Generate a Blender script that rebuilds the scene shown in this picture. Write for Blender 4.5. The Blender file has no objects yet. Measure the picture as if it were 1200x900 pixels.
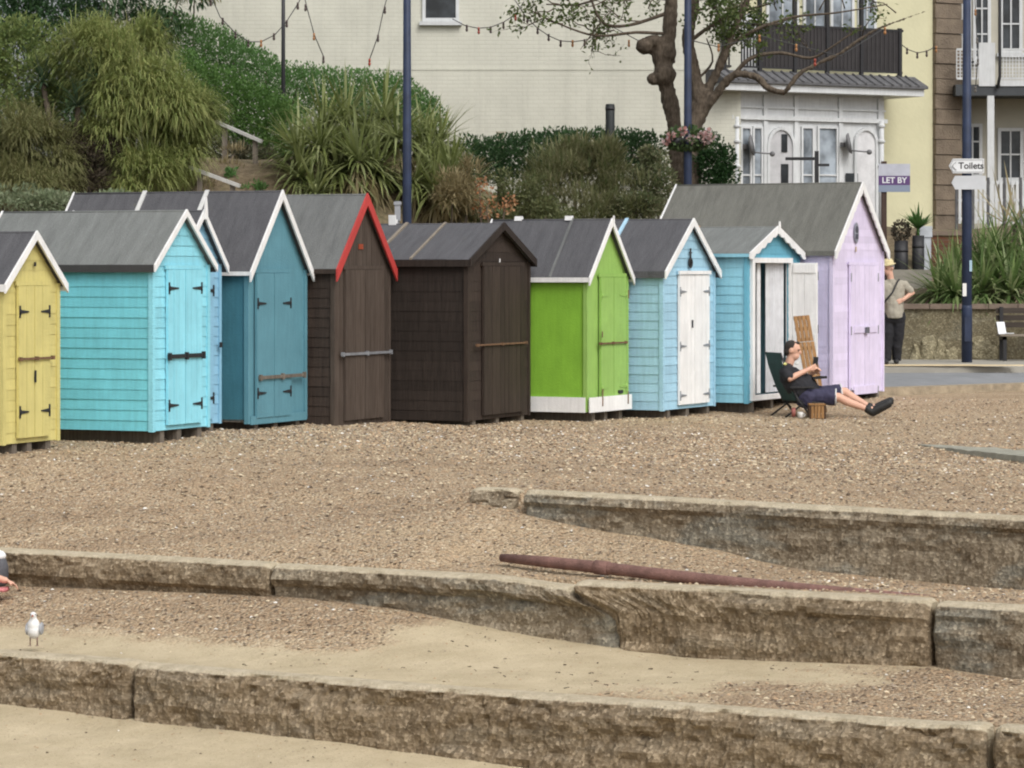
import bpy, bmesh, math, random
from math import radians as R, sin, cos, pi, sqrt, atan2
from mathutils import Vector, Matrix, noise

random.seed(7)
F = 3600.0      # focal length of the lens in photo pixels (1200 px wide frame)
ZC = 1.95       # camera height above the shingle the huts stand on
HY = 315.0
sc = bpy.context.scene
col = sc.collection
V = Vector


def P(px, py, Y):
    return V(((px - 600) / F * Y, Y, ZC - (py - HY) / F * Y))


def lin(c):
    c = c / 255.0
    return c / 12.92 if c <= .04045 else ((c + .055) / 1.055) ** 2.4


def rgb(r, g, b, k=1.0):
    return (min(1, lin(r) * k), min(1, lin(g) * k), min(1, lin(b) * k), 1)


def lerp(a, b, t):
    return a + (b - a) * t


def sst(a, b, x):
    t = max(0, min(1, (x - a) / (b - a)))
    return t * t * (3 - 2 * t)


def table(tab, x):
    if x <= tab[0][0]:
        return tab[0][1]
    for (a, va), (b, vb) in zip(tab, tab[1:]):
        if x <= b:
            return lerp(va, vb, (x - a) / (b - a))
    return tab[-1][1]


# ------------------------------------------------------------------ materials
def nodes(name):
    m = bpy.data.materials.new(name)
    m.use_nodes = True
    nt = m.node_tree
    return m, nt, nt.nodes['Principled BSDF']


def L(nt, a, b):
    nt.links.new(a, b)


def tex(nt, kind, scale=5.0, detail=4, vec=None, rough=.6):
    n = nt.nodes.new('ShaderNodeTexNoise' if kind == 'noise' else 'ShaderNodeTexVoronoi')
    n.inputs['Scale'].default_value = scale
    if kind == 'noise':
        n.inputs['Detail'].default_value = detail
        n.inputs['Roughness'].default_value = rough
    if vec is not None:
        L(nt, vec, n.inputs['Vector'])
    return n


def coords(nt, sx=1, sy=1, sz=1):
    tc = nt.nodes.new('ShaderNodeTexCoord')
    mp = nt.nodes.new('ShaderNodeMapping')
    mp.inputs['Scale'].default_value = (sx, sy, sz)
    L(nt, tc.outputs['Object'], mp.inputs['Vector'])
    return mp.outputs['Vector']


def ramp(nt, fac, stops):
    r = nt.nodes.new('ShaderNodeValToRGB')
    e = r.color_ramp.elements
    while len(e) < len(stops):
        e.new(.5)
    for i, (p, c) in enumerate(stops):
        e[i].position = p
        e[i].color = c
    L(nt, fac, r.inputs['Fac'])
    return r.outputs['Color']


def mix(nt, fac, a, b, mode='MIX'):
    n = nt.nodes.new('ShaderNodeMix')
    n.data_type = 'RGBA'
    n.blend_type = mode
    for s, v in ((n.inputs['Factor'], fac), (n.inputs['A'], a), (n.inputs['B'], b)):
        pass
    f, A, B = n.inputs[0], n.inputs[6], n.inputs[7]
    for s, v in ((f, fac), (A, a), (B, b)):
        if hasattr(v, 'is_output'):
            L(nt, v, s)
        else:
            s.default_value = v
    return n.outputs[2]


def bump(nt, bs, h, dist=.01, strength=1.0):
    b = nt.nodes.new('ShaderNodeBump')
    b.inputs['Distance'].default_value = dist
    b.inputs['Strength'].default_value = strength
    L(nt, h, b.inputs['Height'])
    L(nt, b.outputs['Normal'], bs.inputs['Normal'])


def mul(c, k):
    return (min(1, c[0] * k), min(1, c[1] * k), min(1, c[2] * k), 1)


def plain(name, c, rough=.6, var=.12, scale=6, bd=.004, metal=0.0, spec=.4):
    m, nt, bs = nodes(name)
    v = coords(nt)
    n = tex(nt, 'noise', scale, 5, v)
    L(nt, ramp(nt, n.outputs['Fac'], [(.3, mul(c, 1 - var)), (.7, mul(c, 1 + var))]), bs.inputs['Base Color'])
    bs.inputs['Roughness'].default_value = rough
    bs.inputs['Metallic'].default_value = metal
    bs.inputs['Specular IOR Level'].default_value = spec
    if bd:
        n2 = tex(nt, 'noise', scale * 8, 3, v)
        bump(nt, bs, n2.outputs['Fac'], bd)
    return m


def island(nt, k):
    g = nt.nodes.new('ShaderNodeNewGeometry')
    return ramp(nt, g.outputs['Random Per Island'], [(0, (1 - k, 1 - k, 1 - k, 1)), (1, (1 + k * .3, 1 + k * .3, 1 + k * .3, 1))])


def paint(name, c, wear=.25, under=(.16, .13, .10, 1), rough=.55):
    """weathered exterior paint: uneven fading, water streaks and small chips down to timber"""
    m, nt, bs = nodes(name)
    n = tex(nt, 'noise', 3.0, 5, coords(nt))
    base = ramp(nt, n.outputs['Fac'], [(.3, mul(c, .88)), (.7, mul(c, 1.08))])
    st = tex(nt, 'noise', 5.0, 4, coords(nt, 5, 5, .5))
    base = mix(nt, .35, base, ramp(nt, st.outputs['Fac'], [(.35, mul(c, .78)), (.6, mul(c, 1.05))]))
    ch = tex(nt, 'noise', 16.0, 8, coords(nt, 1, 1, 2.5), .75)
    f = ramp(nt, ch.outputs['Fac'], [(.70 - .1 * wear, (0, 0, 0, 1)), (.76 - .1 * wear, (wear, wear, wear, 1))])
    base = mix(nt, f, base, under)
    pk = tex(nt, 'noise', 1.6, 9, coords(nt, 1, 1, 1), .8)      # bigger peeled and sun-bleached patches
    base = mix(nt, ramp(nt, pk.outputs['Fac'], [(.57, (0, 0, 0, 1)), (.68, (.45, .45, .45, 1))]), base, mul(c, 1.25))
    base = mix(nt, ramp(nt, pk.outputs['Fac'], [(.30, (.34, .34, .34, 1)), (.40, (0, 0, 0, 1))]), base, mul(c, .62))
    base = mix(nt, 1.0, base, island(nt, .10), 'MULTIPLY')
    L(nt, base, bs.inputs['Base Color'])
    bs.inputs['Roughness'].default_value = rough
    bs.inputs['Specular IOR Level'].default_value = .3
    g = tex(nt, 'noise', 40, 3, coords(nt, 1, 1, 1))
    bump(nt, bs, g.outputs['Fac'], .004)
    return m


def wood(name, c1, c2, rough=.7, sc_=(14, 14, 1.2)):
    m, nt, bs = nodes(name)
    n = tex(nt, 'noise', 2.2, 8, coords(nt, *sc_), .65)
    c = ramp(nt, n.outputs['Fac'], [(.32, c1), (.68, c2)])
    L(nt, mix(nt, 1.0, c, island(nt, .0 if name == 'bark' else .22), 'MULTIPLY'), bs.inputs['Base Color'])
    bs.inputs['Roughness'].default_value = rough
    bs.inputs['Specular IOR Level'].default_value = .25
    bump(nt, bs, n.outputs['Fac'], .03 if name == 'bark' else .006)
    return m


def felt(name, c):
    m, nt, bs = nodes(name)
    v = coords(nt)
    n = tex(nt, 'noise', 1.6, 6, v)
    a = ramp(nt, n.outputs['Fac'], [(.3, mul(c, .8)), (.7, mul(c, 1.15))])
    g = tex(nt, 'noise', 90, 3, v)
    a = mix(nt, .5, a, ramp(nt, g.outputs['Fac'], [(.35, mul(c, .62)), (.65, mul(c, 1.38))]))
    d = tex(nt, 'noise', 7, 6, v, .8)
    a = mix(nt, ramp(nt, d.outputs['Fac'], [(.68, (0, 0, 0, 1)), (.74, (.4, .4, .4, 1))]), a, mul(c, 2.0))
    st = tex(nt, 'noise', 2.2, 6, coords(nt, .5, 3.5, 1), .7)      # streaks running down the slope
    a = mix(nt, .5, a, ramp(nt, st.outputs['Fac'], [(.35, mul(c, .72)), (.65, mul(c, 1.3))]))
    ms = tex(nt, 'noise', 4.5, 9, v, .8)
    a = mix(nt, ramp(nt, ms.outputs['Fac'], [(.62, (0, 0, 0, 1)), (.70, (.4, .4, .4, 1))]), a, rgb(112, 112, 84))
    L(nt, a, bs.inputs['Base Color'])
    bs.inputs['Roughness'].default_value = .92
    bs.inputs['Specular IOR Level'].default_value = .2
    bump(nt, bs, mix(nt, .6, g.outputs['Fac'], st.outputs['Fac']), .03)
    return m


def leafmat(name, cols, rough=.55, trans=.0):
    m, nt, bs = nodes(name)
    g = nt.nodes.new('ShaderNodeNewGeometry')
    stops = [(i / max(1, len(cols) - 1), (c[0], c[1], c[2], 1)) for i, c in enumerate(cols)]
    c = ramp(nt, g.outputs['Random Per Island'], stops)
    n = tex(nt, 'noise', .9, 2, coords(nt))
    c = mix(nt, ramp(nt, n.outputs['Fac'], [(.35, (0, 0, 0, 1)), (.65, (.5, .5, .5, 1))]), c, mul(cols[-1], .95))
    L(nt, c, bs.inputs['Base Color'])
    bs.inputs['Roughness'].default_value = rough
    bs.inputs['Specular IOR Level'].default_value = .3
    tr = nt.nodes.new('ShaderNodeBsdfTranslucent')
    L(nt, c, tr.inputs['Color'])
    ms = nt.nodes.new('ShaderNodeMixShader')
    ms.inputs[0].default_value = .38
    L(nt, bs.outputs[0], ms.inputs[1])
    L(nt, tr.outputs[0], ms.inputs[2])
    L(nt, ms.outputs[0], nt.nodes['Material Output'].inputs['Surface'])
    return m


def glass(name, c=(.03, .035, .04, 1)):
    m, nt, bs = nodes(name)
    n = tex(nt, 'noise', 1.5, 3, coords(nt))
    L(nt, ramp(nt, n.outputs['Fac'], [(.35, mul(c, .5)), (.65, mul(c, 1.8))]), bs.inputs['Base Color'])
    bs.inputs['Roughness'].default_value = .12
    return m


def brickmat(name, c1, c2, cm, bw=.22, bh=.075, rough=.85, mortar=.012, bd=.006):
    m, nt, bs = nodes(name)
    tc = nt.nodes.new('ShaderNodeTexCoord')
    sx = nt.nodes.new('ShaderNodeSeparateXYZ')
    L(nt, tc.outputs['Object'], sx.inputs[0])
    ad = nt.nodes.new('ShaderNodeMath')
    L(nt, sx.outputs[0], ad.inputs[0])
    L(nt, sx.outputs[1], ad.inputs[1])
    cb = nt.nodes.new('ShaderNodeCombineXYZ')
    L(nt, ad.outputs[0], cb.inputs[0])
    L(nt, sx.outputs[2], cb.inputs[1])
    b = nt.nodes.new('ShaderNodeTexBrick')
    L(nt, cb.outputs[0], b.inputs['Vector'])
    b.inputs['Scale'].default_value = 1
    b.inputs['Color1'].default_value = c1
    b.inputs['Color2'].default_value = c2
    b.inputs['Mortar'].default_value = cm
    b.inputs['Brick Width'].default_value = bw
    b.inputs['Row Height'].default_value = bh
    b.inputs['Mortar Size'].default_value = mortar
    n = tex(nt, 'noise', 1.3, 6, coords(nt))
    c = mix(nt, .35, b.outputs['Color'], ramp(nt, n.outputs['Fac'], [(.3, mul(c1, .78)), (.7, mul(c1, 1.1))]))
    sk = tex(nt, 'noise', 1.4, 7, coords(nt, 2.2, 2.2, .22), .7)
    c = mix(nt, ramp(nt, sk.outputs['Fac'], [(.50, (0, 0, 0, 1)), (.72, (.40, .40, .40, 1))]), c, mul(c1, .70))
    L(nt, c, bs.inputs['Base Color'])
    bs.inputs['Roughness'].default_value = rough
    bs.inputs['Specular IOR Level'].default_value = .2
    inv = nt.nodes.new('ShaderNodeInvert')
    L(nt, b.outputs['Fac'], inv.inputs['Color'])
    bump(nt, bs, inv.outputs[0], bd)
    return m


def shingle(name):
    m, nt, bs = nodes(name)
    v = coords(nt)
    at = nt.nodes.new('ShaderNodeAttribute')
    at.attribute_name = 'sand'
    # stones
    v1 = tex(nt, 'vor', 29, vec=v)
    v2 = tex(nt, 'vor', 58, vec=v)
    pal = [(0, rgb(118, 98, 76)), (.15, rgb(178, 152, 121)), (.32, rgb(150, 131, 110)), (.48, rgb(198, 176, 145)), (.6, rgb(168, 143, 114)),
           (.74, rgb(186, 167, 140)), (.86, rgb(144, 125, 103)), (.93, rgb(222, 210, 188)), (1, rgb(204, 186, 158))]
    sp = nt.nodes.new('ShaderNodeSeparateColor')
    L(nt, v1.outputs['Color'], sp.inputs[0])
    c1 = ramp(nt, sp.outputs[0], pal)
    sp2 = nt.nodes.new('ShaderNodeSeparateColor')
    L(nt, v2.outputs['Color'], sp2.inputs[0])
    c2 = ramp(nt, sp2.outputs[1], pal)
    stone = mix(nt, .5, c1, c2)
    big = tex(nt, 'noise', .8, 5, v)
    stone = mix(nt, ramp(nt, big.outputs['Fac'], [(.35, (0, 0, 0, 1)), (.65, (.55, .55, .55, 1))]), stone, mix(nt, .6, stone, rgb(178, 156, 127)))
    mp = nt.nodes.new('ShaderNodeMapping')
    mp.inputs['Rotation'].default_value = (0, 0, R(28))
    mp.inputs['Scale'].default_value = (.22, 1.0, 1)
    tc = nt.nodes.new('ShaderNodeTexCoord')
    L(nt, tc.outputs['Object'], mp.inputs['Vector'])
    bd = tex(nt, 'noise', 1.1, 6, mp.outputs['Vector'], .65)
    stone = mix(nt, ramp(nt, bd.outputs['Fac'], [(.36, (.32, .32, .32, 1)), (.5, (0, 0, 0, 1))]), stone, rgb(124, 103, 82))
    stone = mix(nt, ramp(nt, bd.outputs['Fac'], [(.52, (0, 0, 0, 1)), (.66, (.4, .4, .4, 1))]), stone, rgb(192, 172, 142))
    # sand with flecks of shell and weed
    n1 = tex(nt, 'noise', 2.2, 6, v)
    sand = ramp(nt, n1.outputs['Fac'], [(.3, rgb(172, 157, 127)), (.7, rgb(200, 185, 155))])
    n3 = tex(nt, 'noise', 38, 5, v, .7)
    sand = mix(nt, ramp(nt, n3.outputs['Fac'], [(.58, (0, 0, 0, 1)), (.66, (.7, .7, .7, 1))]), sand, rgb(124, 104, 80))
    n5 = tex(nt, 'noise', 120, 2, v)
    sand = mix(nt, .3, sand, ramp(nt, n5.outputs['Fac'], [(.3, rgb(146, 132, 106)), (.7, rgb(206, 194, 168))]))
    # ragged transition
    n2 = tex(nt, 'noise', 5, 6, v, .75)
    ad = nt.nodes.new('ShaderNodeMath')
    ad.operation = 'ADD'
    L(nt, at.outputs['Fac'], ad.inputs[0])
    L(nt, n2.outputs['Fac'], ad.inputs[1])
    fac = ramp(nt, ad.outputs[0], [(.92, (0, 0, 0, 1)), (1.0, (1, 1, 1, 1))])
    # ramp clamps at one, so halve the sum first
    h = nt.nodes.new('ShaderNodeMath')
    h.operation = 'MULTIPLY'
    h.inputs[1].default_value = .5
    L(nt, ad.outputs[0], h.inputs[0])
    fac = ramp(nt, h.outputs[0], [(.40, (0, 0, 0, 1)), (.60, (1, 1, 1, 1))])
    L(nt, mix(nt, fac, stone, sand), bs.inputs['Base Color'])
    bs.inputs['Roughness'].default_value = .95
    bs.inputs['Specular IOR Level'].default_value = .15
    inv = nt.nodes.new('ShaderNodeInvert')
    L(nt, v1.outputs['Distance'], inv.inputs['Color'])
    fp = tex(nt, 'noise', 4.5, 3, v, .5)
    hm = mix(nt, fac, inv.outputs[0], mix(nt, .72, n3.outputs['Fac'], fp.outputs['Fac']))
    bump(nt, bs, hm, .045, .9)
    return m


def rockmat(name, a, b, c, dark, grey=.25):
    """old rough sea-wall concrete: exposed aggregate, algae, grey render patches, bleached lip"""
    m, nt, bs = nodes(name)
    v = coords(nt)
    n = tex(nt, 'noise', 1.5, 9, v, .72)
    base = ramp(nt, n.outputs['Fac'], [(.34, a), (.5, b), (.64, c)])
    ly = tex(nt, 'noise', 2.6, 7, coords(nt, .5, .5, 4.5), .72)
    base = mix(nt, .35, base, ramp(nt, ly.outputs['Fac'], [(.36, dark), (.48, a), (.56, b), (.68, c)]))
    # slaty grey-blue patches of older render
    pn = tex(nt, 'noise', 1.1, 5, coords(nt, 1, 1, 3), .6)
    base = mix(nt, ramp(nt, pn.outputs['Fac'], [(.50, (0, 0, 0, 1)), (.60, (grey, grey, grey, 1))]), base, rgb(128, 130, 122))
    # aggregate
    g = tex(nt, 'vor', 42, vec=v)
    sp = nt.nodes.new('ShaderNodeSeparateColor')
    L(nt, g.outputs['Color'], sp.inputs[0])
    base = mix(nt, .40, base, ramp(nt, sp.outputs[0], [(0, mul(a, .6)), (.25, a), (.6, b), (.88, mul(c, 1.1)), (1, mul(c, 1.8))]))
    d = tex(nt, 'noise', 7, 9, v, .8)
    base = mix(nt, ramp(nt, d.outputs['Fac'], [(.36, (.8, .8, .8, 1)), (.44, (0, 0, 0, 1))]), base, dark)
    # bleached, sand dusted top edge
    at = nt.nodes.new('ShaderNodeAttribute')
    at.attribute_name = 'lip'
    ln = tex(nt, 'noise', 5, 8, v, .7)
    h = nt.nodes.new('ShaderNodeMath')
    h.operation = 'MULTIPLY_ADD'
    h.inputs[1].default_value = 1.0
    L(nt, at.outputs['Fac'], h.inputs[0])
    L(nt, ln.outputs['Fac'], h.inputs[2])
    h2 = nt.nodes.new('ShaderNodeMath')
    h2.operation = 'MULTIPLY'
    h2.inputs[1].default_value = .5
    L(nt, h.outputs[0], h2.inputs[0])
    top = ramp(nt, d.outputs['Fac'], [(.35, rgb(166, 154, 130)), (.65, rgb(200, 188, 164))])
    base = mix(nt, ramp(nt, h2.outputs[0], [(.60, (0, 0, 0, 1)), (.70, (.95, .95, .95, 1))]), base, top)
    L(nt, base, bs.inputs['Base Color'])
    bs.inputs['Roughness'].default_value = .95
    bs.inputs['Specular IOR Level'].default_value = .15
    hh = mix(nt, .5, d.outputs['Fac'], ly.outputs['Fac'])
    bump(nt, bs, mix(nt, .16, hh, g.outputs['Distance']), .05, .9)
    return m


WHITE = paint('white_paint', (.82, .82, .81, 1), .3)
PINKW = paint('faded_white_paint', (.70, .68, .72, 1), .2)
BLACKIRON = plain('black_iron', (.02, .02, .022, 1), .5, .3, 20)
RUSTIRON = plain('rusty_iron', (.16, .09, .05, 1), .8, .4, 20)
GREYIRON = plain('galvanised_iron', (.30, .31, .33, 1), .45, .2, 20, metal=.4)
OLDWOOD = wood('weathered_timber', (.10, .085, .07, 1), (.21, .18, .145, 1))
NAVY = plain('navy_post_paint', (.02, .031, .066, 1), .6, .3, 4, .002)
DARKIN = plain('interior_shade', (.02, .02, .02, 1), .9)

# ------------------------------------------------------------------ mesh builder
I4 = Matrix.Identity(4)


class MB:
    def __init__(s):
        s.v, s.f, s.m, s.sm = [], [], [], []

    def add(s, vs, fs, mi=0, M=None, smooth=False):
        o = len(s.v)
        s.v += [(M @ V(p)) if M is not None else V(p) for p in vs]
        for f in fs:
            s.f.append([i + o for i in f])
            s.m.append(mi)
            s.sm.append(smooth)

    def box(s, x0, x1, y0, y1, z0, z1, mi=0, M=None):
        s.add([(x0, y0, z0), (x1, y0, z0), (x1, y1, z0), (x0, y1, z0), (x0, y0, z1), (x1, y0, z1), (x1, y1, z1), (x0, y1, z1)],
              [(0, 3, 2, 1), (4, 5, 6, 7), (0, 1, 5, 4), (1, 2, 6, 5), (2, 3, 7, 6), (3, 0, 4, 7)], mi, M)

    def prism(s, poly, axis, a, b, mi=0, M=None):
        """poly: 2-D points; axis 'y': points are (x,z) extruded from y=a to y=b; 'z': (x,y); 'x': (y,z)"""
        n = len(poly)
        mk = {'y': lambda p, t: (p[0], t, p[1]), 'z': lambda p, t: (p[0], p[1], t), 'x': lambda p, t: (t, p[0], p[1])}[axis]
        vs = [mk(p, a) for p in poly] + [mk(p, b) for p in poly]
        fs = [list(range(n)), list(range(2 * n - 1, n - 1, -1))] + [(i, i + n, (i + 1) % n + n, (i + 1) % n) for i in range(n)]
        s.add(vs, fs, mi, M)

    def beam(s, a, b, w, h, mi=0, up=V((0, 0, 1)), M=None):
        a, b = V(a), V(b)
        d = (b - a).normalized()
        x = d.cross(up)
        if x.length < 1e-4:
            x = d.cross(V((1, 0, 0)))
        x.normalize()
        u = x.cross(d)
        q = [x * (w / 2) * i + u * (h / 2) * j for i, j in ((-1, -1), (1, -1), (1, 1), (-1, 1))]
        s.add([a + k for k in q] + [b + k for k in q],
              [(0, 1, 2, 3), (7, 6, 5, 4), (0, 4, 5, 1), (1, 5, 6, 2), (2, 6, 7, 3), (3, 7, 4, 0)], mi, M)

    def tube(s, pts, rad, n=8, mi=0, cap=True, M=None, wob=0):
        pts = [V(p) for p in pts]
        if not hasattr(rad, '__len__'):
            rad = [rad] * len(pts)
        vs, fs = [], []
        prev = None
        for i, p in enumerate(pts):
            d = (pts[min(i + 1, len(pts) - 1)] - pts[max(i - 1, 0)])
            if d.length < 1e-7:
                d = V((0, 0, 1))
            d.normalize()
            if prev is None:
                x = d.cross(V((0, 0, 1)))
                if x.length < .05:
                    x = d.cross(V((1, 0, 0)))
            else:
                x = prev - d * prev.dot(d)
                if x.length < 1e-5:
                    x = d.cross(V((1, 0, 0)))
            x.normalize()
            prev = x
            y = d.cross(x)
            for k in range(n):
                r = rad[i] * (1 + (random.uniform(-wob, wob) if wob else 0))
                vs.append(p + (x * cos(2 * pi * k / n) + y * sin(2 * pi * k / n)) * r)
        for i in range(len(pts) - 1):
            for k in range(n):
                fs.append((i * n + k, i * n + (k + 1) % n, (i + 1) * n + (k + 1) % n, (i + 1) * n + k))
        if cap:
            fs.append(list(range(n - 1, -1, -1)))
            fs.append(list(range((len(pts) - 1) * n, len(pts) * n)))
        s.add(vs, fs, mi, M, True)

    def capsule(s, a, b, ra, rb, n=12, mi=0):
        a, b = V(a), V(b)
        d = b - a
        ln = max(d.length, 1e-5)
        u = d / ln
        pts, rad = [], []
        for i in range(5):
            t = pi / 2 * i / 4
            pts.append(a - u * ra * cos(t)); rad.append(max(.0008, ra * sin(t)))
        for i in range(5):
            t = pi / 2 * i / 4
            pts.append(b + u * rb * sin(t)); rad.append(max(.0008, rb * cos(t)))
        s.tube(pts, rad, n, mi)

    def ball(s, c, r, n=10, mi=0, M=None):
        c = V(c)
        if not hasattr(r, '__len__'):
            r = (r, r, r)
        vs, fs = [], []
        m = n
        for i in range(1, m):
            t = pi * i / m
            for k in range(2 * n):
                a = pi * k / n
                vs.append((c[0] + r[0] * sin(t) * cos(a), c[1] + r[1] * sin(t) * sin(a), c[2] + r[2] * cos(t)))
        q = 2 * n
        for i in range(m - 2):
            for k in range(q):
                fs.append((i * q + k, (i + 1) * q + k, (i + 1) * q + (k + 1) % q, i * q + (k + 1) % q))
        vs += [(c[0], c[1], c[2] + r[2]), (c[0], c[1], c[2] - r[2])]
        t, b = len(vs) - 2, len(vs) - 1
        for k in range(q):
            fs.append((t, k, (k + 1) % q))
            fs.append((b, (m - 2) * q + (k + 1) % q, (m - 2) * q + k))
        s.add(vs, fs, mi, M, True)

    def build(s, name, mats, parent=None, loc=None):
        if not isinstance(mats, (list, tuple)):
            mats = [mats]
        o0 = V(loc) if loc is not None else V((0, 0, 0))
        me = bpy.data.meshes.new(name)
        me.from_pydata([tuple(p - o0) for p in s.v], [], s.f)
        for m in mats:
            me.materials.append(m)
        me.polygons.foreach_set('material_index', s.m)
        me.polygons.foreach_set('use_smooth', s.sm)
        me.update()
        ob = bpy.data.objects.new(name, me)
        ob.location = o0
        col.objects.link(ob)
        if parent is not None:
            ob.parent = parent
        return ob


def tag(o, label=None, cat=None, group=None, kind=None):
    for k, v in (('label', label), ('category', cat), ('group', group), ('kind', kind)):
        if v:
            o[k] = v
    return o


def empty(name, loc, rz=0.0):
    o = bpy.data.objects.new(name, None)
    o.empty_display_size = .2
    o.location = loc
    o.rotation_euler = (0, 0, rz)
    col.objects.link(o)
    return o


def text(name, body, size, parent, M, mat, align='CENTER', ext=.002):
    cu = bpy.data.curves.new(name, 'FONT')
    cu.body = body
    cu.size = size
    cu.align_x = align
    cu.align_y = 'CENTER'
    cu.extrude = ext
    cu.offset = size * .018
    cu.materials.append(mat)
    tmp = bpy.data.objects.new('lettering_outline', cu)
    col.objects.link(tmp)
    me = bpy.data.meshes.new_from_object(tmp.evaluated_get(bpy.context.evaluated_depsgraph_get()))
    bpy.data.objects.remove(tmp)
    bpy.data.curves.remove(cu)
    o = bpy.data.objects.new(name, me)
    col.objects.link(o)
    o.parent = parent
    o.matrix_local = M
    return o


# ------------------------------------------------------------------ terrain of the beach
WC, WS = cos(R(28)), sin(R(28))          # sea walls run along (WC,-WS)
NB, NM, NU = 20.69, 22.94, 25.2          # how far inland the three walls stand


def tn(t, n):
    return (WC * t + WS * n, -WS * t + WC * n)


def t_at(px, n):
    k = (px - 600) / F
    Y = n / (WC + WS * k)
    return WC * k * Y - WS * Y


def tt(n, pairs):
    return [(t_at(px, n), z) for px, z in pairs]


TA = tt(NB, [(0, -1.69), (152, -1.73), (500, -1.80), (700, -1.87), (1200, -2.02)])
TBm = tt(NM, [(0, -.98), (330, -.94), (400, -.97), (500, -1.03), (640, -1.17), (800, -1.25), (1088, -1.20), (1200, -1.24)])
TCu = tt(NU, [(-60, .0), (20, -.04), (120, -.10), (300, -.28), (420, -.28), (550, -.21), (596, -.28), (614, -.33), (712, -.46), (821, -.56), (929, -.70), (1092, -.78), (1200, -.80)])
TDu = tt(NU, [(-60, .0), (20, -.04), (120, -.10), (300, -.28), (420, -.28), (550, -.18), (610, -.15), (1200, -.22)])
T610 = t_at(610, NU)


def beach_z(t, n):
    x, y = tn(t, n)
    w = noise.noise(V((x * .5, y * .5, 1))) * .03 + noise.noise(V((x * 1.7, y * 1.7, 4))) * .018
    if n < NB + .24:
        z = table(TA, t) - (NB - n) * .10 + w * .8
    elif n < NM + .24:
        f = (n - NB - .24) / (NM - NB)
        z = lerp(-1.30, table(TBm, t), sst(.12, 1, f)) + w * .5
    elif n < NU + .24 and t > T610:
        f = (n - NM - .24) / (NU - NM)
        z = lerp(-.685, table(TCu, t), sst(.1, 1, f)) + w * .6
    elif n < NU + .24:
        f = (n - NM - .24) / (NU - NM)
        z = lerp(-.685, table(TCu, t), f ** .8) + w * .6
    else:
        f = min(1, (n - NU - .24) / 3.2)
        lev = lerp(lerp(.05, -.05, sst(-3, 1.2, x)), lerp(-.085, .03, sst(42.3, 44.6, y)), sst(2.2, 3.4, x))
        z = lerp(table(TDu, t), lev, f ** .75) + w * .7

    return z


def sand_amt(t, n):
    """where dry sand covers the shingle: 0 shingle .. 1 sand"""
    x, y = tn(t, n)
    px = 600 + F * x / max(y, 1)
    if n < NB + .24:
        return .98 - .1 * sst(-1, .5, n - NB + .3)
    if n < NM + .24:
        f = (n - NB) / (NM - NB)
        wob = noise.noise(V((t * 1.3, n * 2.2, 2))) + .6 * noise.noise(V((t * 4, n * 6, 6)))
        cut = lerp(.48, 1.15, sst(380, 600, px)) + wob * .10
        a = 1 - sst(cut - .3, cut + .3, f)
        edge = lerp(690, 985, sst(.1, .8, f)) + wob * 85
        b = 1 - sst(edge - 190, edge + 190, px)
        return max(.0, min(.92, a * b * .95 + .1 + wob * .08))
    return .14 + .1 * noise.noise(V((x * .4, y * .4, 9)))


def frange(a, b, st):
    n = max(1, int(round((b - a) / st)))
    return [a + (b - a) * i / n for i in range(n + 1)]


def beach():
    ns = frange(8, 19, .5)[:-1] + frange(19, NB + .22, .09) + frange(NB + .26, NM + .22, .075) + frange(NM + .26, NU + .22, .08) + \
        frange(NU + .26, 30, .12) + frange(30.3, 44, .3) + [46, 48, 50]
    ts = frange(-60, -20, 2)[:-1] + frange(-20, -4, .12) + frange(-2, 30, 1.6)
    vs, sa = [], []
    for n in ns:
        for t in ts:
            x, y = tn(t, n)
            vs.append((x, y, beach_z(t, n)))
            sa.append(sand_amt(t, n))
    w = len(ts)
    fs = [(i * w + j, i * w + j + 1, (i + 1) * w + j + 1, (i + 1) * w + j) for i in range(len(ns) - 1) for j in range(w - 1)]
    # nothing beyond the promenade edge
    fs = [f for f in fs if not all(vs[i][1] > prom_edge(vs[i][0]) + .6 for i in f)]
    me = bpy.data.meshes.new('beach')
    me.from_pydata(vs, [], fs)
    a = me.attributes.new('sand', 'FLOAT', 'POINT')
    a.data.foreach_set('value', sa)
    me.polygons.foreach_set('use_smooth', [True] * len(me.polygons))
    me.materials.append(shingle('shingle_and_sand'))
    o = bpy.data.objects.new('beach', me)
    col.objects.link(o)
    tag(o, 'brown shingle beach stepping down to pale dry sand', 'beach', kind='structure')


def prom_edge(x):
    return table([(-60, 47.9), (3.2, 47.9), (5.3, 46.55), (8.1, 48.7), (12, 51.6), (40, 72)], x)


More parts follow.
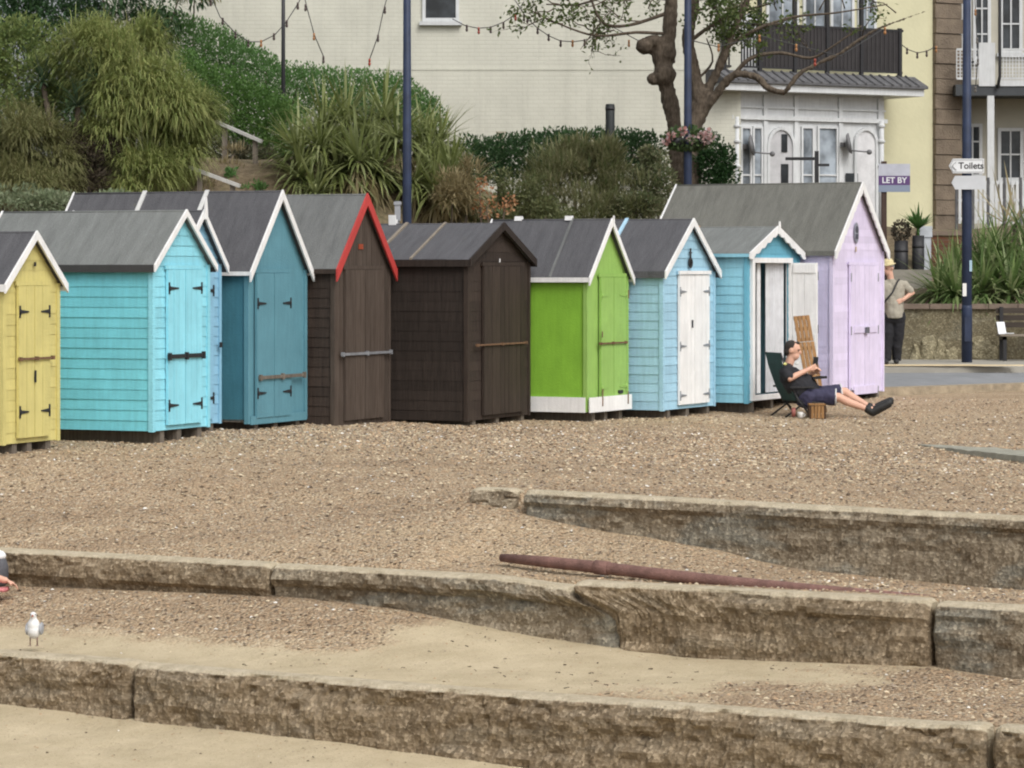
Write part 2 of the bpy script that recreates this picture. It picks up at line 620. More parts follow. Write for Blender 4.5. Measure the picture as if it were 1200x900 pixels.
def pebbles():
    mats = [plain('pebble_brown', rgb(174, 148, 118), .9, .2, 30, 0), plain('pebble_grey', rgb(154, 140, 122), .9, .2, 30, 0),
            plain('pebble_pale', rgb(200, 184, 156), .9, .15, 30, 0), plain('pebble_dark', rgb(106, 90, 74), .9, .2, 30, 0),
            plain('pebble_white', rgb(228, 224, 215), .8, .1, 30, 0)]
    mb = MB()
    oc = [(1, 0, 0), (.4, .9, 0), (-.6, .7, 0), (-1, -.1, 0), (-.4, -.9, 0), (.6, -.8, 0), (.1, 0, .8), (0, .1, -.5)]
    fo = [(i, (i + 1) % 6, 6) for i in range(6)]
    cnt = 0
    while cnt < 52000:
        n = random.uniform(19.5, 34) if random.random() < .62 else random.uniform(28, 43)
        t = random.uniform(-21, -3)
        x, y = tn(t, n)
        if abs(x / y) > .178 or y > 46.2 + max(0, x - 5.3) * .8:
            continue
        sa = sand_amt(t, n)
        foot = (0 < NB - n < .16 or 0 < NM - n < .22) and random.random() < .35
        if random.random() < sa * 1.02 - .10 and not foot:
            continue
        if NB - .02 < n < NB + .34 or NM - .02 < n < NM + .34 or (t > T610 and NU - .02 < n < NU + .3):
            if random.random() < .9:
                continue
        r = random.choice((.009, .011, .013, .017, .021) if sa < .5 else (.004, .006, .008, .012)) * random.uniform(.8, 1.2)
        rz = random.uniform(0, 6.28)
        M = Matrix.Translation((x, y, beach_z(t, n) + r * .25)) @ Matrix.Rotation(rz, 4, 'Z') @ Matrix.Rotation(random.uniform(-.4, .4), 4, 'X') @ Matrix.Diagonal((r, r * random.uniform(.6, 1), r * random.uniform(.5, .8), 1))
        mb.add(oc, fo, random.choices((0, 1, 2, 3, 4), (5, 3, 3, 2.2, .25))[0], M, True)
        cnt += 1
    o = mb.build('pebbles', mats)
    tag(o, 'loose pebbles scattered over the beach', 'pebbles', kind='stuff')


def weed():
    mb = MB()
    for _ in range(110):
        n = random.uniform(NB + .3, NM - .1) if random.random() < .6 else random.uniform(19.3, NB - .05)
        k = random.gauss(.055, .05) if random.random() < .5 else random.uniform(-.17, .17)
        Y = n / (WC + WS * k)
        t = WC * k * Y - WS * Y
        if sand_amt(t, n) < .4:
            continue
        x, y = tn(t, n)
        p = V((x, y, beach_z(t, n) + .004))
        a = random.uniform(0, 6.28)
        pts = [p]
        for _k in range(3):
            a += random.uniform(-.7, .7)
            pts.append(pts[-1] + V((cos(a), sin(a), 0)) * random.uniform(.006, .02))
        for q in pts:
            q.z = p.z + random.uniform(0, .006)
        mb.tube(pts, [random.uniform(.001, .005) for _q in pts], 4)
    o = mb.build('weed_flecks', plain('dry_weed', rgb(74, 62, 46), .95, .4, 20, 0))
    tag(o, 'dark flecks of dry weed on the sand', 'seaweed', kind='stuff')


# ------------------------------------------------------------------ sea wall blocks
ROCK = rockmat('old_sea_wall_concrete', rgb(108, 93, 74), rgb(138, 122, 99), rgb(168, 153, 130), rgb(78, 66, 51))
ROCKG = rockmat('slate_grey_concrete', rgb(107, 94, 77), rgb(136, 124, 105), rgb(165, 154, 134), rgb(78, 68, 54), .85)


def block(label, t0, t1, n0, ztop, zbot, thick=.34, cap=.17, recess=0.0, seed=0, mat=None, rag=1.0, group=None, tilt=0.0, dip=None, name='concrete_block', slant0=0.0, slant1=0.0):
    """a length of sea wall: swept profile, ragged lip, rounded ends"""
    ts = frange(t0, t1, .03)
    hs = [0, .08, .16, .24, .31, .38, .45, .52, .58, .64, .70, .75, .80, .84, .88, .92, .95, .975]
    vs, lipv = [], []
    for i, t in enumerate(ts):
        e = min(t - t0, t1 - t)
        er = .05 * max(0, 1 - e / .05) ** 2
        lip = (noise.noise(V((t * 2.3, seed * 3.1, 0))) * .03 + noise.noise(V((t * 9, seed * 3.1, 5))) * .016 + noise.noise(V((t * .8, seed, 8))) * .025) * rag
        zt = ztop + tilt * (t - t0) + (dip(t) if dip else 0) - er * .6
        for h in hs:
            z = lerp(zbot, zt, h)
            dz = zt - z
            rc = recess * sst(cap - .02, cap + .03, dz + lip)
            d = (noise.noise(V((t * 2.2, z * 4, seed))) * .05 + noise.noise(V((t * 9, z * 12, seed + 7))) * .03 + noise.noise(V((t * .9, z * 8, seed + 3))) * .045
                 + noise.noise(V((t * 26, z * 32, seed + 5))) * .022) * rag
            # bedding cracks
            cr = noise.noise(V((t * .7, z * 3.2, seed + 11)))
            if abs(cr) < .025:
                d += .025 * rag
            if dz < .08:
                d += (.08 - dz) * .25 + max(0, -lip) * 2.0
            ts_ = (slant0 * max(0, 1 - (t - t0) / 1.8) + slant1 * max(0, 1 - (t1 - t) / 1.8)) * sst(.02, .26, dz)
            x, y = tn(t + ts_, n0 + rc + max(-.03, d) + er)
            vs.append((x, y, z))
            lipv.append(max(0, 1 - dz / .10))
        for n, z, q in ((n0 + .06 + abs(lip) + er, zt + lip * .35 + .002, 1.25), (n0 + .14 + er * .5, zt + .010 + lip * .25, 1.5), (n0 + thick * .65, zt + .008, 1.5), (n0 + thick, zt - .02, 1.5), (n0 + thick + .02, zbot, 0)):
            x, y = tn(t, n)
            vs.append((x, y, z))
            lipv.append(q)
    w = len(hs) + 5
    fs = []
    for i in range(len(ts) - 1):
        for j in range(w - 1):
            fs.append((i * w + j, (i + 1) * w + j, (i + 1) * w + j + 1, i * w + j + 1))
    fs.append(list(range(w)))
    fs.append(list(range(len(ts) * w - 1, (len(ts) - 1) * w - 1, -1)))
    x, y = tn((t0 + t1) / 2, n0 + thick / 2)
    o0 = V((x, y, zbot))
    me = bpy.data.meshes.new(name)
    me.from_pydata([tuple(V(p) - o0) for p in vs], [], fs)
    a = me.attributes.new('lip', 'FLOAT', 'POINT')
    a.data.foreach_set('value', lipv)
    me.materials.append(mat or ROCK)
    o = bpy.data.objects.new(name, me)
    o.location = o0
    col.objects.link(o)
    tag(o, label, 'sea wall', group)
    return o


def walls():
    g = 0.018
    G1, G2 = 'blocks of the lowest sea wall step', 'blocks of the middle sea wall step'
    a, b = t_at(152, NB), t_at(1156, NB)
    block('short mossy brown block at the near end of the lowest step, below the gull', t_at(-60, NB) - 4, a - g, NB, -1.275, -2.0, seed=1, rag=.9, group=G1)
    block('longest rough brown block of the lowest sea wall step', a + g, b - g * 1.6, NB, -1.29, -2.3, seed=2, rag=1.05, group=G1,
          dip=lambda t: -.012 * sst(0, 3, t - a) + .02 * sst(b - .5, b, t))
    block('corner of a brown block in the bottom right corner of the beach', b + g * 1.6, t_at(1290, NB) + 5, NB, -1.285, -2.3, seed=3, rag=.9, group=G1)
    a, b, c = t_at(314, NM), t_at(668, NM), t_at(1089, NM)
    block('low brown block of the middle step with blue grey footing, behind the gull', t_at(-120, NM) - 4, a - g, NM, -.665, -1.5, cap=.24, recess=.06, seed=4, rag=.7, group=G2)
    block('undercut block of the middle step with grey hollow under its lip', a + g * .6, b - g * .5, NM, -.672, -1.6, cap=.15, recess=.07, seed=5, rag=.8, group=G2, mat=ROCKG, slant1=.42,
          dip=lambda t: -.05 * sst(b - .9, b, t))
    block('long brown block of the middle step under the rusty pipe', b + g * .5, c - g, NM, -.675, -1.8, cap=.16, recess=.03, seed=6, rag=.8, group=G2, slant0=.42)
    block('grey brown block of the middle step beyond the dark vertical crack', c + g, t_at(1300, NM) + 5, NM, -.69, -1.8, cap=.3, recess=.03, seed=7, rag=.75, group=G2, mat=ROCKG)
    a = t_at(610, NU)
    block('uppermost grey concrete wall end standing out of the shingle above the pipe', a, t_at(1300, NU) + 5, NU, -.115, -1.3, cap=.12, recess=.05, seed=8, rag=.65, mat=ROCKG, tilt=-.014)
    mb = MB()
    c = P(575, 584, 28.6)
    block('low pale stump of concrete nearly buried in shingle beside the upper wall', t_at(549, NU + .1), t_at(600, NU + .1), NU + .1, -.115, -.6, thick=.3, seed=9, rag=1.2, mat=ROCKG)
    A, B = V((4.62, 35.1, -.06)), V((5.60, 31.2, .0))
    d = (B - A).normalized()
    sd = V((-d.y, d.x, 0)).normalized()
    if sd.x < 0:
        sd = -sd
    mb = MB()
    N = 40
    rows = []
    for i in range(N + 1):
        p = A.lerp(B, i / N)
        j_ = V((0, 0, noise.noise(p * 4) * .012 + noise.noise(p * 15) * .006))
        e = noise.noise(p * 3 + V((5, 0, 0))) * .025
        w_ = .55 * min(1, .25 + i / 12)
        rows.append([p - V((0, 0, .5)) - sd * e, p - V((0, 0, .05)) - sd * e, p + j_ - sd * (e - .012), p + j_ * .5 + sd * (w_ * .5) + V((0, 0, .004)), p + j_ + sd * w_, p + sd * w_ - V((0, 0, .5))])
    vs = [q for r in rows for q in r]
    mb.add(vs, [(i * 6 + k, i * 6 + k + 1, (i + 1) * 6 + k + 1, (i + 1) * 6 + k) for i in range(N) for k in range(5)] + [tuple(range(6)), tuple(range(N * 6 + 5, N * 6 - 1, -1))])
    tag(mb.build('concrete_block', plain('green_grey_concrete', rgb(150, 148, 134), .92, .22, 5, .012), None, (A + B) / 2 - V((0, 0, .4))),
        'thin grey green slab of concrete poking from the shingle near the road', 'sea wall')
    # rusty pipe lying between the walls
    RP = plain('rusty_pipe_paint', rgb(122, 92, 84), .95, .3, 8, .012)
    ctr = []
    for px, py, n in ((588, 652, 23.75), (640, 657, 23.62), (700, 663, 23.5), (760, 670, 23.43), (850, 680, 23.42), (960, 690, 23.45), (1095, 701, 23.5)):
        t = t_at(px, n)
        x, y = tn(t, n)
        ctr.append(V((x, y, ZC - (py - HY) / F * y - .012)))
    root = empty('drain_pipe', ctr[3] - V((0, 0, .06)))
    tag(root, 'rusty red drain pipe half buried in shingle behind the middle step', 'pipe')
    mb = MB()
    mb.tube(ctr, [.036, .050, .053, .052, .050, .046, .036], 16)
    mb.v = [p - root.location for p in mb.v]
    mb.build('pipe_length', RP, root)
    mb = MB()
    d = (ctr[3] - ctr[2]).normalized()
    q = ctr[2] + d * .05
    mb.tube([q - d * .07, q - d * .065, q + d * .065, q + d * .07], [.054, .062, .062, .054], 16)
    mb.v = [p - root.location for p in mb.v]
    mb.build('pipe_collar', RP, root)


# ------------------------------------------------------------------ beach huts
def boards(mb, prof, z0, z1, pitch, place, t=.0105, mi=0):
    z = z0
    while z < z1 - 1e-4:
        zt = min(z + pitch, z1)
        a0, b0 = prof(z)
        a1, b1 = prof(zt)
        jit = random.uniform(-.002, .002)
        vs = [place(a0, t + jit, z), place(b0, t + jit, z), place(b1, .003, zt), place(a1, .003, zt), place(a0, 0, z), place(b0, 0, z), place(b1, -.002, zt), place(a1, -.002, zt)]
        mb.add(vs, [(0, 1, 2, 3), (4, 5, 1, 0), (4, 0, 3, 7), (1, 5, 6, 2)], mi)
        z = zt


def planks(mb, x0, x1, z0, z1, y0, y1, wdt, gap=.006, mi=0, M=None):
    n = max(1, int(round((x1 - x0) / wdt)))
    w = (x1 - x0) / n
    for i in range(n):
        j = random.uniform(0, .003)
        mb.box(x0 + i * w + gap / 2, x0 + (i + 1) * w - gap / 2, y0 - j, y1, z0, z1, mi, M)
    mb.box(x0, x1, y0 + .008, y1, z0, z1, mi, M)


def tee_hinge(x, z, s, ln=.16, y=-.05):
    """black T hinge: upright plate at x, tapered strap running towards s"""
    mb = MB()
    mb.box(x - .014, x + .014, y - .006, y, z - .065, z + .065)
    mb.prism([(x, z - .022), (x + s * ln, z - .007), (x + s * ln, z + .007), (x, z + .022)] if s > 0 else
             [(x, z + .022), (x + s * ln, z + .007), (x + s * ln, z - .007), (x, z - .022)], 'y', y - .008, y - .001)
    mb.tube([(x + s * .004, y - .009, z - .03), (x + s * .004, y - .009, z + .03)], .008, 6)
    return mb


def hut(label, cx, yb, rx, ay, ey, Y, th, L_, side, front, roofm, barge, door=None, doorx=(.2, .85), doortop=316, hinges='tee', hz=(.14, .86),
        boardp=.113, side_boards=True, front_style='boards', bw=.085, ov=.06, fo=.07, fascia=None, fascia_h=.05, bar=None, scallop=0, finial=None,
        battens=(), rear_barge=None, corner=None, pos=None, w=None, extra=None, open_door=False, doorw=None, seam=(), lip=.0105):
    th = R(th)
    f = V((sin(th), cos(th), 0))
    bk = V((-cos(th), sin(th), 0))
    if pos is None:
        kc, kr = (cx - 600) / F, (rx - 600) / F
        C = V((kc * Y, Y, 0))
        w = Y * (kr - kc) / (sin(th) - cos(th) * kr)
        zb = ZC - (yb - HY) / F * Y
    else:
        C = V(pos)
        zb = C.z
        Y = C.y
    C.z = zb
    ap = C + f * (w / 2) - bk * fo
    za = ZC - (ay - HY) / F * ap.y - zb              # outer ridge height above ground
    el = C - f * ov - bk * fo
    ze = ZC - (ey - HY) / F * el.y - zb              # outer eave-edge height
    m = (za - ze) / (w / 2 + ov)
    th_r = .03
    zaw = za - th_r - .01                            # top of gable wall
    zew = zaw - m * w / 2                            # wall plate height
    ctr = C + f * (w / 2) + bk * (L_ / 2)
    root = empty('beach_hut', ctr, atan2(f.y, f.x))
    tag(root, label, 'beach hut', 'beach huts in a row on the shingle')
    O = V((-w / 2, -L_ / 2, 0))
    T = Matrix.Translation(O)
    sm = (zb, Y)

    def zpx(py, dist=None):
        return ZC - (py - HY) / F * (dist or ap.y) - zb

    def fin(mb, name, mat, par=None):
        mb.v = [p + O for p in mb.v]
        return mb.build(name, mat, par or root)
    fl = .10
    # bearers under the floor
    for x in (.24, w / 2, w - .16):
        mb = MB()
        mb.box(x - .045, x + .045, .012, L_ - .05, -.16, fl - .012)
        fin(mb, 'bearer', OLDWOOD)
    mb = MB()
    mb.box(.0, w, .0, L_, fl - .01, fl + .02)
    fin(mb, 'floor', OLDWOOD)
    # walls
    rect = lambda z: (0, L_)
    for sgn, xx in ((-1, 0.0), (1, w)):
        mb = MB()
        mb.box(xx - (.0 if sgn < 0 else .02), xx + (.02 if sgn < 0 else 0), .0, L_, fl, zew)
        if side_boards:
            boards(mb, rect, fl - .02, zew + m * 0, boardp, lambda a, d, z, s=sgn, q=xx: (q + s * d, a if s > 0 else L_ - a, z), lip)
        fin(mb, 'side_wall', side)

    def gable(z):
        if z <= zew:
            return (0, w)
        d = (z - zew) / m
        return (min(d, w / 2 - .001), max(w - d, w / 2 + .001))
    dx0, dx1 = doorx[0] * w, doorx[1] * w
    dz0, dz1 = fl + .035, min(zpx(doortop), zaw - .15)
    for front_wall in (True, False):
        mb = MB()
        y0 = 0 if front_wall else L_
        s = -1 if front_wall else 1
        if open_door and front_wall:
            mb.box(0, dx0, 0, .02, fl, zew)
            mb.box(dx1, w, 0, .02, fl, zew)
            mb.prism([(dx0, dz1), (dx1, dz1), (w, zew) if zew > dz1 else (dx1, dz1 + .01), (w / 2, zaw), (0, zew) if zew > dz1 else (dx0, dz1 + .01)], 'y', 0, .02)
            boards(mb, lambda z: (0, dx0), fl - .02, dz1, boardp, lambda a, d, z: (a, -d, z))
            boards(mb, lambda z: (dx1, w), fl - .02, dz1, boardp, lambda a, d, z: (a, -d, z))
            boards(mb, gable, dz1, zaw - .02, boardp, lambda a, d, z: (a, -d, z))
        else:
            mb.prism([(0, fl), (w, fl), (w, zew), (w / 2, zaw), (0, zew)], 'y', y0, y0 - s * .02)
            if (front_style == 'boards') or (not front_wall and side_boards):
                boards(mb, gable, fl - .02, zaw - .02, boardp, (lambda a, d, z: (a, -d, z)) if front_wall else (lambda a, d, z: (w - a, L_ + d, z)), lip)
            elif front_style == 'planks' and front_wall:
                n = int(w / .12)
                for i in range(n):
                    a, b = w * i / n + .003, w * (i + 1) / n - .003
                    za_, zb_ = zew + m * min(a, w - a), zew + m * min(b, w - b)
                    pts = [(a, fl - .02), (b, fl - .02), (b, zb_ - .01)] + ([(w / 2, zaw - .01)] if a < w / 2 < b else []) + [(a, za_ - .01)]
                    mb.prism(pts, 'y', -.014 - random.uniform(0, .003), -.001)
        fin(mb, 'front_wall' if front_wall else 'rear_wall', front if front_wall else side)
    # corner posts
    for x, y, nx, ny in ((0, 0, -1, -1), (w, 0, 1, -1), (0, L_, -1, 1), (w, L_, 1, 1)):
        mb = MB()
        a, b = sorted((x + nx * .024, x - nx * .032))
        c, d = sorted((y + ny * .024, y - ny * .032))
        mb.box(a, b, c, d, fl - .03, zew - .012)
        fin(mb, 'corner_post', corner or front)
    # roof
    mb = MB()
    zo = lambda x: za - m * abs(x - w / 2)
    pr = [(-ov, zo(-ov)), (w / 2, za), (w + ov, zo(w + ov)), (w + ov, zo(w + ov) - th_r), (w / 2, za - th_r), (-ov, zo(-ov) - th_r)]
    mb.prism(pr, 'y', -fo, L_ + .07)
    k = sqrt(1 + m * m)
    for yy in seam:       # lapped felt joints
        for s in (0, 1):
            a, b = ((-ov, w / 2), (w / 2, w + ov))[s]
            za_, zb_ = zo(a), zo(b)
            mb.prism([(a, za_), (b, zb_), (b, zb_ + .006), (a, za_ + .006)], 'y', yy, yy + .5)
    mb.tube([(w / 2, -fo, za - .004), (w / 2, L_ + .07, za - .004)], .014, 8)
    roof = fin(mb, 'roof', roofm)
    fm = fascia or roofm
    for x in (-ov, w + ov):
        mb = MB()
        a, b = sorted((x, x + (-.014 if x < 0 else .014)))
        mb.box(a, b, -fo, L_ + .07, zo(x) - th_r - fascia_h, zo(x) - .003)
        fin(mb, 'fascia', fm)
    for (yy, bmat, wdt) in battens:
        mb = MB()
        mb.prism([(-ov - .01, zo(-ov - .01) + .001), (w / 2, za + .001), (w + ov + .01, zo(-ov - .01) + .001),
                  (w + ov + .01, zo(-ov - .01) + .026), (w / 2, za + .026), (-ov - .01, zo(-ov - .01) + .026)], 'y', yy - wdt / 2, yy + wdt / 2)
        fin(mb, 'batten', bmat, roof)
    # bargeboards
    for yy, bm in ((-fo, barge), (L_ + .07, rear_barge or barge)):
        for s in (-1, 1):
            mb = MB()
            xe = -ov - .02
            top = lambda x: za + .018 - m * (w / 2 - x)
            hh = bw * k
            N = 30 if scallop else 1
            low = []
            for i in range(N + 1):
                x = lerp(w / 2, xe, i / N)
                dz = hh
                if scallop:
                    dz += abs(sin(pi * scallop * i / N)) * .028 * 1.2 - .02
                low.append((x, top(x) - dz))
            poly = [(xe, top(xe)), (w / 2, top(w / 2))] + low
            if s > 0:
                poly = [(w - a, b) for a, b in poly][::-1]
            a, b = (yy - .024, yy - .002) if yy < 0 else (yy + .002, yy + .024)
            mb.prism(poly, 'y', a, b)
            fin(mb, 'bargeboard', bm)
    if finial:
        mb = MB()
        hgt, fw = finial
        mb.prism([(w / 2 - fw, za - .10), (w / 2 + fw, za - .10), (w / 2 + fw * .8, za + .02), (w / 2 + .006, za + hgt), (w / 2 - .006, za + hgt), (w / 2 - fw * .8, za + .02)], 'y', -fo - .046, -fo - .026)
        fin(mb, 'finial', barge)
    # doors
    info = dict(root=root, O=O, w=w, L=L_, zew=zew, zaw=zaw, za=za, m=m, dx0=dx0, dx1=dx1, dz0=dz0, dz1=dz1, zpx=zpx, fin=fin, roof=roof, C=C, f=f, bk=bk, zb=zb, fl=fl)
    if door is not None and not open_door:
        mid = (dx0 + dx1) / 2
        leaves = ((dx0, mid - .004, 1), (mid + .004, dx1, -1))
        for (a, b, s) in leaves:
            mb = MB()
            planks(mb, a, b, dz0, dz1, -.048, -.018, doorw or .13)
            d = fin(mb, 'door', door)
            if hinges:
                hm = {'tee': BLACKIRON, 'rust': RUSTIRON, 'pale': GREYIRON, 'paint': door}[hinges]
                for hf in hz:
                    hx = a + .02 if s > 0 else b - .02
                    fin(tee_hinge(hx, lerp(dz0, dz1, hf), s, min(.2, (b - a) * .55)), 'hinge', hm, d)
        mb = MB()
        mb.box(dx0 - .03, dx1 + .03, -.04, -.019, dz1 + .004, dz1 + .05)
        fin(mb, 'door_lintel', front)
        if bar:
            x0, x1, py, bmat, bh = bar
            mb = MB()
            z = zpx(py)
            mb.box(x0 * w, x1 * w, -.075, -.052, z - bh / 2, z + bh / 2)
            for x in (x0 * w + .03, x1 * w - .03, (x0 + x1) / 2 * w):
                mb.box(x - .018, x + .018, -.085, -.049, z - bh * .9, z + bh * .9)
            fin(mb, 'lock_bar', bmat)
    if extra:
        extra(info)
    return info


def plate(info, x0, x1, z0, z1, name, mat, y=-.06, th=.012):
    mb = MB()
    mb.box(x0, x1, y - th, y, z0, z1)
    return info['fin'](mb, name, mat)


FELTG = felt('grey_mineral_felt', rgb(120, 123, 121))
FELTD = felt('dark_slate_felt', rgb(90, 90, 93))
FELTM = felt('mid_grey_felt', rgb(112, 114, 113))
FELTL = felt('brownish_grey_felt', rgb(110, 110, 104))


def huts():
    H = {}
    YEL = paint('yellow_paint', rgb(206, 195, 126), .25)
    H['yellow'] = hut('yellow beach hut at the left end of the row with rusty bolt across its doors', 3, 530, 67, 272, 333, 32.0, 24, 2.1, YEL, YEL, FELTD, WHITE,
                      door=YEL, doorx=(.22, .80), doortop=335, hz=(.17, .83), fascia=WHITE, bar=(.2, .85, 420, RUSTIRON, .022), seam=(.4, 1.2), corner=YEL, bw=.07, lip=.007)
    i = H['yellow']
    plate(i, i['w'] * .5 - .012, i['w'] * .5 + .012, i['zpx'](448), i['zpx'](434), 'hasp', BLACKIRON)
    plate(i, i['w'] * .52, i['w'] * .55, i['zpx'](312), i['zpx'](307), 'number_plate', BLACKIRON, -.03)
    # white vertical corner trim of the yellow hut
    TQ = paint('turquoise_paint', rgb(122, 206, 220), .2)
    TQF = paint('turquoise_lit', rgb(144, 214, 230), .2)  # lighter copy of the turquoise: light on the front put into its colour
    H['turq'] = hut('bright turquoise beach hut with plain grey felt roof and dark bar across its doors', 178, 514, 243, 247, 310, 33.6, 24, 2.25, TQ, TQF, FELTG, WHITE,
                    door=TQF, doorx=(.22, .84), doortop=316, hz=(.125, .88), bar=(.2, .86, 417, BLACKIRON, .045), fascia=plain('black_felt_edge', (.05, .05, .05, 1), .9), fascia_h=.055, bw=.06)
    i = H['turq']
    # sky-blue hut right behind the turquoise one
    C = i['C'] + i['f'] * (i['w'] + .17) + i['bk'] * .50
    C.z = .07
    BL = paint('sky_blue_paint', rgb(138, 186, 212), .2)
    H['blue'] = hut('sky blue beach hut almost hidden behind the turquoise hut, with a white pointed finial', 0, 0, 0, 247, 311, 0, 24, 1.6, BL, BL, FELTD, WHITE,
                    door=BL, doorx=(.2, .8), doortop=316, pos=C, w=.98, finial=(.16, .035), bw=.06)
    i = H['blue']
    plate(i, i['w'] * .9, i['w'] * .96, i['zpx'](408), i['zpx'](402), 'padlock', BLACKIRON)
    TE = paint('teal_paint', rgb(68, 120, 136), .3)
    TEF = paint('teal_lit', rgb(94, 142, 156), .3)  # same teal raised for the front, light from the right painted in
    WB = paint('flaking_white_paint', (.62, .62, .60, 1), .7, (.2, .17, .14, 1))
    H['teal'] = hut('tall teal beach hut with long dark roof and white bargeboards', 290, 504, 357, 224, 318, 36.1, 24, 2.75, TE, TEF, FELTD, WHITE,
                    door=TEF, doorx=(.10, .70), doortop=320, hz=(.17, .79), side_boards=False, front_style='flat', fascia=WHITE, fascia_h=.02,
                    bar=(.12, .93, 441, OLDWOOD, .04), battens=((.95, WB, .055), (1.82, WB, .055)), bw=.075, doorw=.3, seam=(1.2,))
    i = H['teal']
    plate(i, 0.02, i['w'] - .02, .06, .16, 'skirting_board', TEF, -.026)
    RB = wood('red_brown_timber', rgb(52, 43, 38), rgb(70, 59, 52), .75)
    RBF = wood('brown_timber_lit', rgb(66, 56, 49), rgb(88, 78, 70), .75)  # timber of the sides, lightened to paint the better lit front
    RED = paint('red_paint', rgb(182, 66, 62), .4)
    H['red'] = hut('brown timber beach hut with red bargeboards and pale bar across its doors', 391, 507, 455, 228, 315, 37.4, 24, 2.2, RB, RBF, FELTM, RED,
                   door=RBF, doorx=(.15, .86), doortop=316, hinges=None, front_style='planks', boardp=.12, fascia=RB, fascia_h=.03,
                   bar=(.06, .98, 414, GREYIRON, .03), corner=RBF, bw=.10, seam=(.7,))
    i = H['red']
    plate(i, i['w'] * .42, i['w'] * .5, i['zpx'](292), i['zpx'](286), 'number_plate', paint('orange_number_paint', rgb(150, 70, 45)), -.02, .006)
    DK = wood('dark_timber', rgb(40, 34, 30), rgb(56, 48, 43), .7)
    DKF = wood('dark_timber_lit', rgb(48, 40, 35), rgb(66, 56, 49), .7)  # front copy of the dark timber; extra light on that face is in the colour
    PALEB = wood('pale_batten_timber', rgb(120, 112, 100), rgb(150, 140, 126))
    H['dark'] = hut('unpainted dark brown beach hut with dark bargeboards and a plank door', 547, 501, 619, 262, 304, 38.5, 24, 2.2, DK, DKF, FELTD, DK,
                    door=DKF, doorx=(.22, .88), doortop=312, hinges=None, boardp=.125, bar=(.08, .9, 403, RUSTIRON, .02), fascia=DK, fascia_h=.06,
                    lip=.007, battens=((.75, PALEB, .03), (1.3, PALEB, .04), (1.85, PALEB, .03)), bw=.09, seam=(.25,))
    i = H['dark']
    plate(i, i['w'] * .5 - .012, i['w'] * .5 + .012, i['zpx'](308), i['zpx'](303), 'number_disc', WHITE, -.02, .006)
    mb = MB()
    x = i['w'] * .5
    mb.prism([(x - .03, i['za'] - .01), (x + .03, i['za'] - .01), (x + .035, i['za'] + .06), (x - .01, i['za'] + .05), (x - .02, i['za'] + .12), (x - .035, i['za'] + .12)], 'y', 1.45, 1.55)
    i['fin'](mb, 'finial', WHITE, i['roof'])
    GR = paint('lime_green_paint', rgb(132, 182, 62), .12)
    GRF = paint('lime_green_lit', rgb(146, 184, 96), .3)  # paler lime for the front: light painted in, plus more chipped wear
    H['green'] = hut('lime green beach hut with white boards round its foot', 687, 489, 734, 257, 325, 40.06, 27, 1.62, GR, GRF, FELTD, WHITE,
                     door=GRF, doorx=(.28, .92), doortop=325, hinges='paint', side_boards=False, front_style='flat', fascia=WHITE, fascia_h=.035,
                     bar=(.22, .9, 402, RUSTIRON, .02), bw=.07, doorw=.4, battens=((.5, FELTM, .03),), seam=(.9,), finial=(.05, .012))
    i = H['green']
    z1 = i['zpx'](464)
    mb = MB()
    mb.box(-.03, -.002, 0, i['L'], .06, z1)
    i['fin'](mb, 'skirting_board', WHITE)
    plate(i, -.03, i['w'] + .03, .06, z1, 'skirting_board', WHITE, -.052, .018)
    for fx, a, b in ((.28, 475, 455), (.92, 475, 460), (.27, 395, 388), (.93, 350, 340)):
        plate(i, i['w'] * fx - .012, i['w'] * fx + .012, i['zpx'](a), i['zpx'](b), 'hinge', RUSTIRON, -.072, .006)
    plate(i, i['w'] * .7, i['w'] * .8, i['zpx'](462), i['zpx'](458), 'hasp', BLACKIRON, -.05, .02)
    for yy in (.55, 1.3):
        mb = MB()
        mb.prism([(i['w'] / 2 - .04, i['za'] - .01), (i['w'] / 2 + .04, i['za'] - .01), (i['w'] / 2 + .025, i['za'] + .05), (i['w'] / 2 - .025, i['za'] + .05)], 'y', yy - .05, yy + .05)
        i['fin'](mb, 'finial', WHITE, i['roof'])
    PB = paint('pale_blue_paint', rgb(160, 200, 220), .25)
    H['pale'] = hut('pale blue beach hut with closed white plank doors and a black anchor in its gable', 776, 488, 836, 257, 318, 41.1, 27, 1.75, PB, PB, FELTD, WHITE,
                    door=WHITE, doorx=(.27, .86), doortop=322, hinges='pale', hz=(.07, .45, .87), fascia_h=.06, fascia=FELTD, bw=.085,
                    battens=((.92, paint('blue_white_paint', rgb(170, 205, 225)), .05),), boardp=.12)
    i = H['pale']
    mb = MB()
    x, z = i['w'] * .5, i['zpx'](303)
    mb.tube([(x, -.035, z - .10), (x, -.035, z + .14)], .013, 6)
    mb.tube([(x + .05 * cos(a), -.035, z - .06 + .06 * sin(a)) for a in [pi * j / 8 for j in range(0, 17)]], .014, 6)
    mb.box(x - .04, x + .04, -.04, -.03, z + .07, z + .09)
    i['fin'](mb, 'anchor_emblem', BLACKIRON)
    mb = MB()
    mb.box(i['dx0'] - .02, i['dx1'] + .02, -.066, -.019, i['dz1'] + .006, i['dz1'] + .055)
    i['fin'](mb, 'door_hood', WHITE)
    plate(i, i['w'] * .5 - .012, i['w'] * .5 + .012, i['zpx'](384), i['zpx'](375), 'door_handle', BLACKIRON)
    AQ = paint('aqua_paint', rgb(142, 198, 216), .2)
    AQF = paint('deep_aqua_paint', rgb(104, 170, 192), .2)
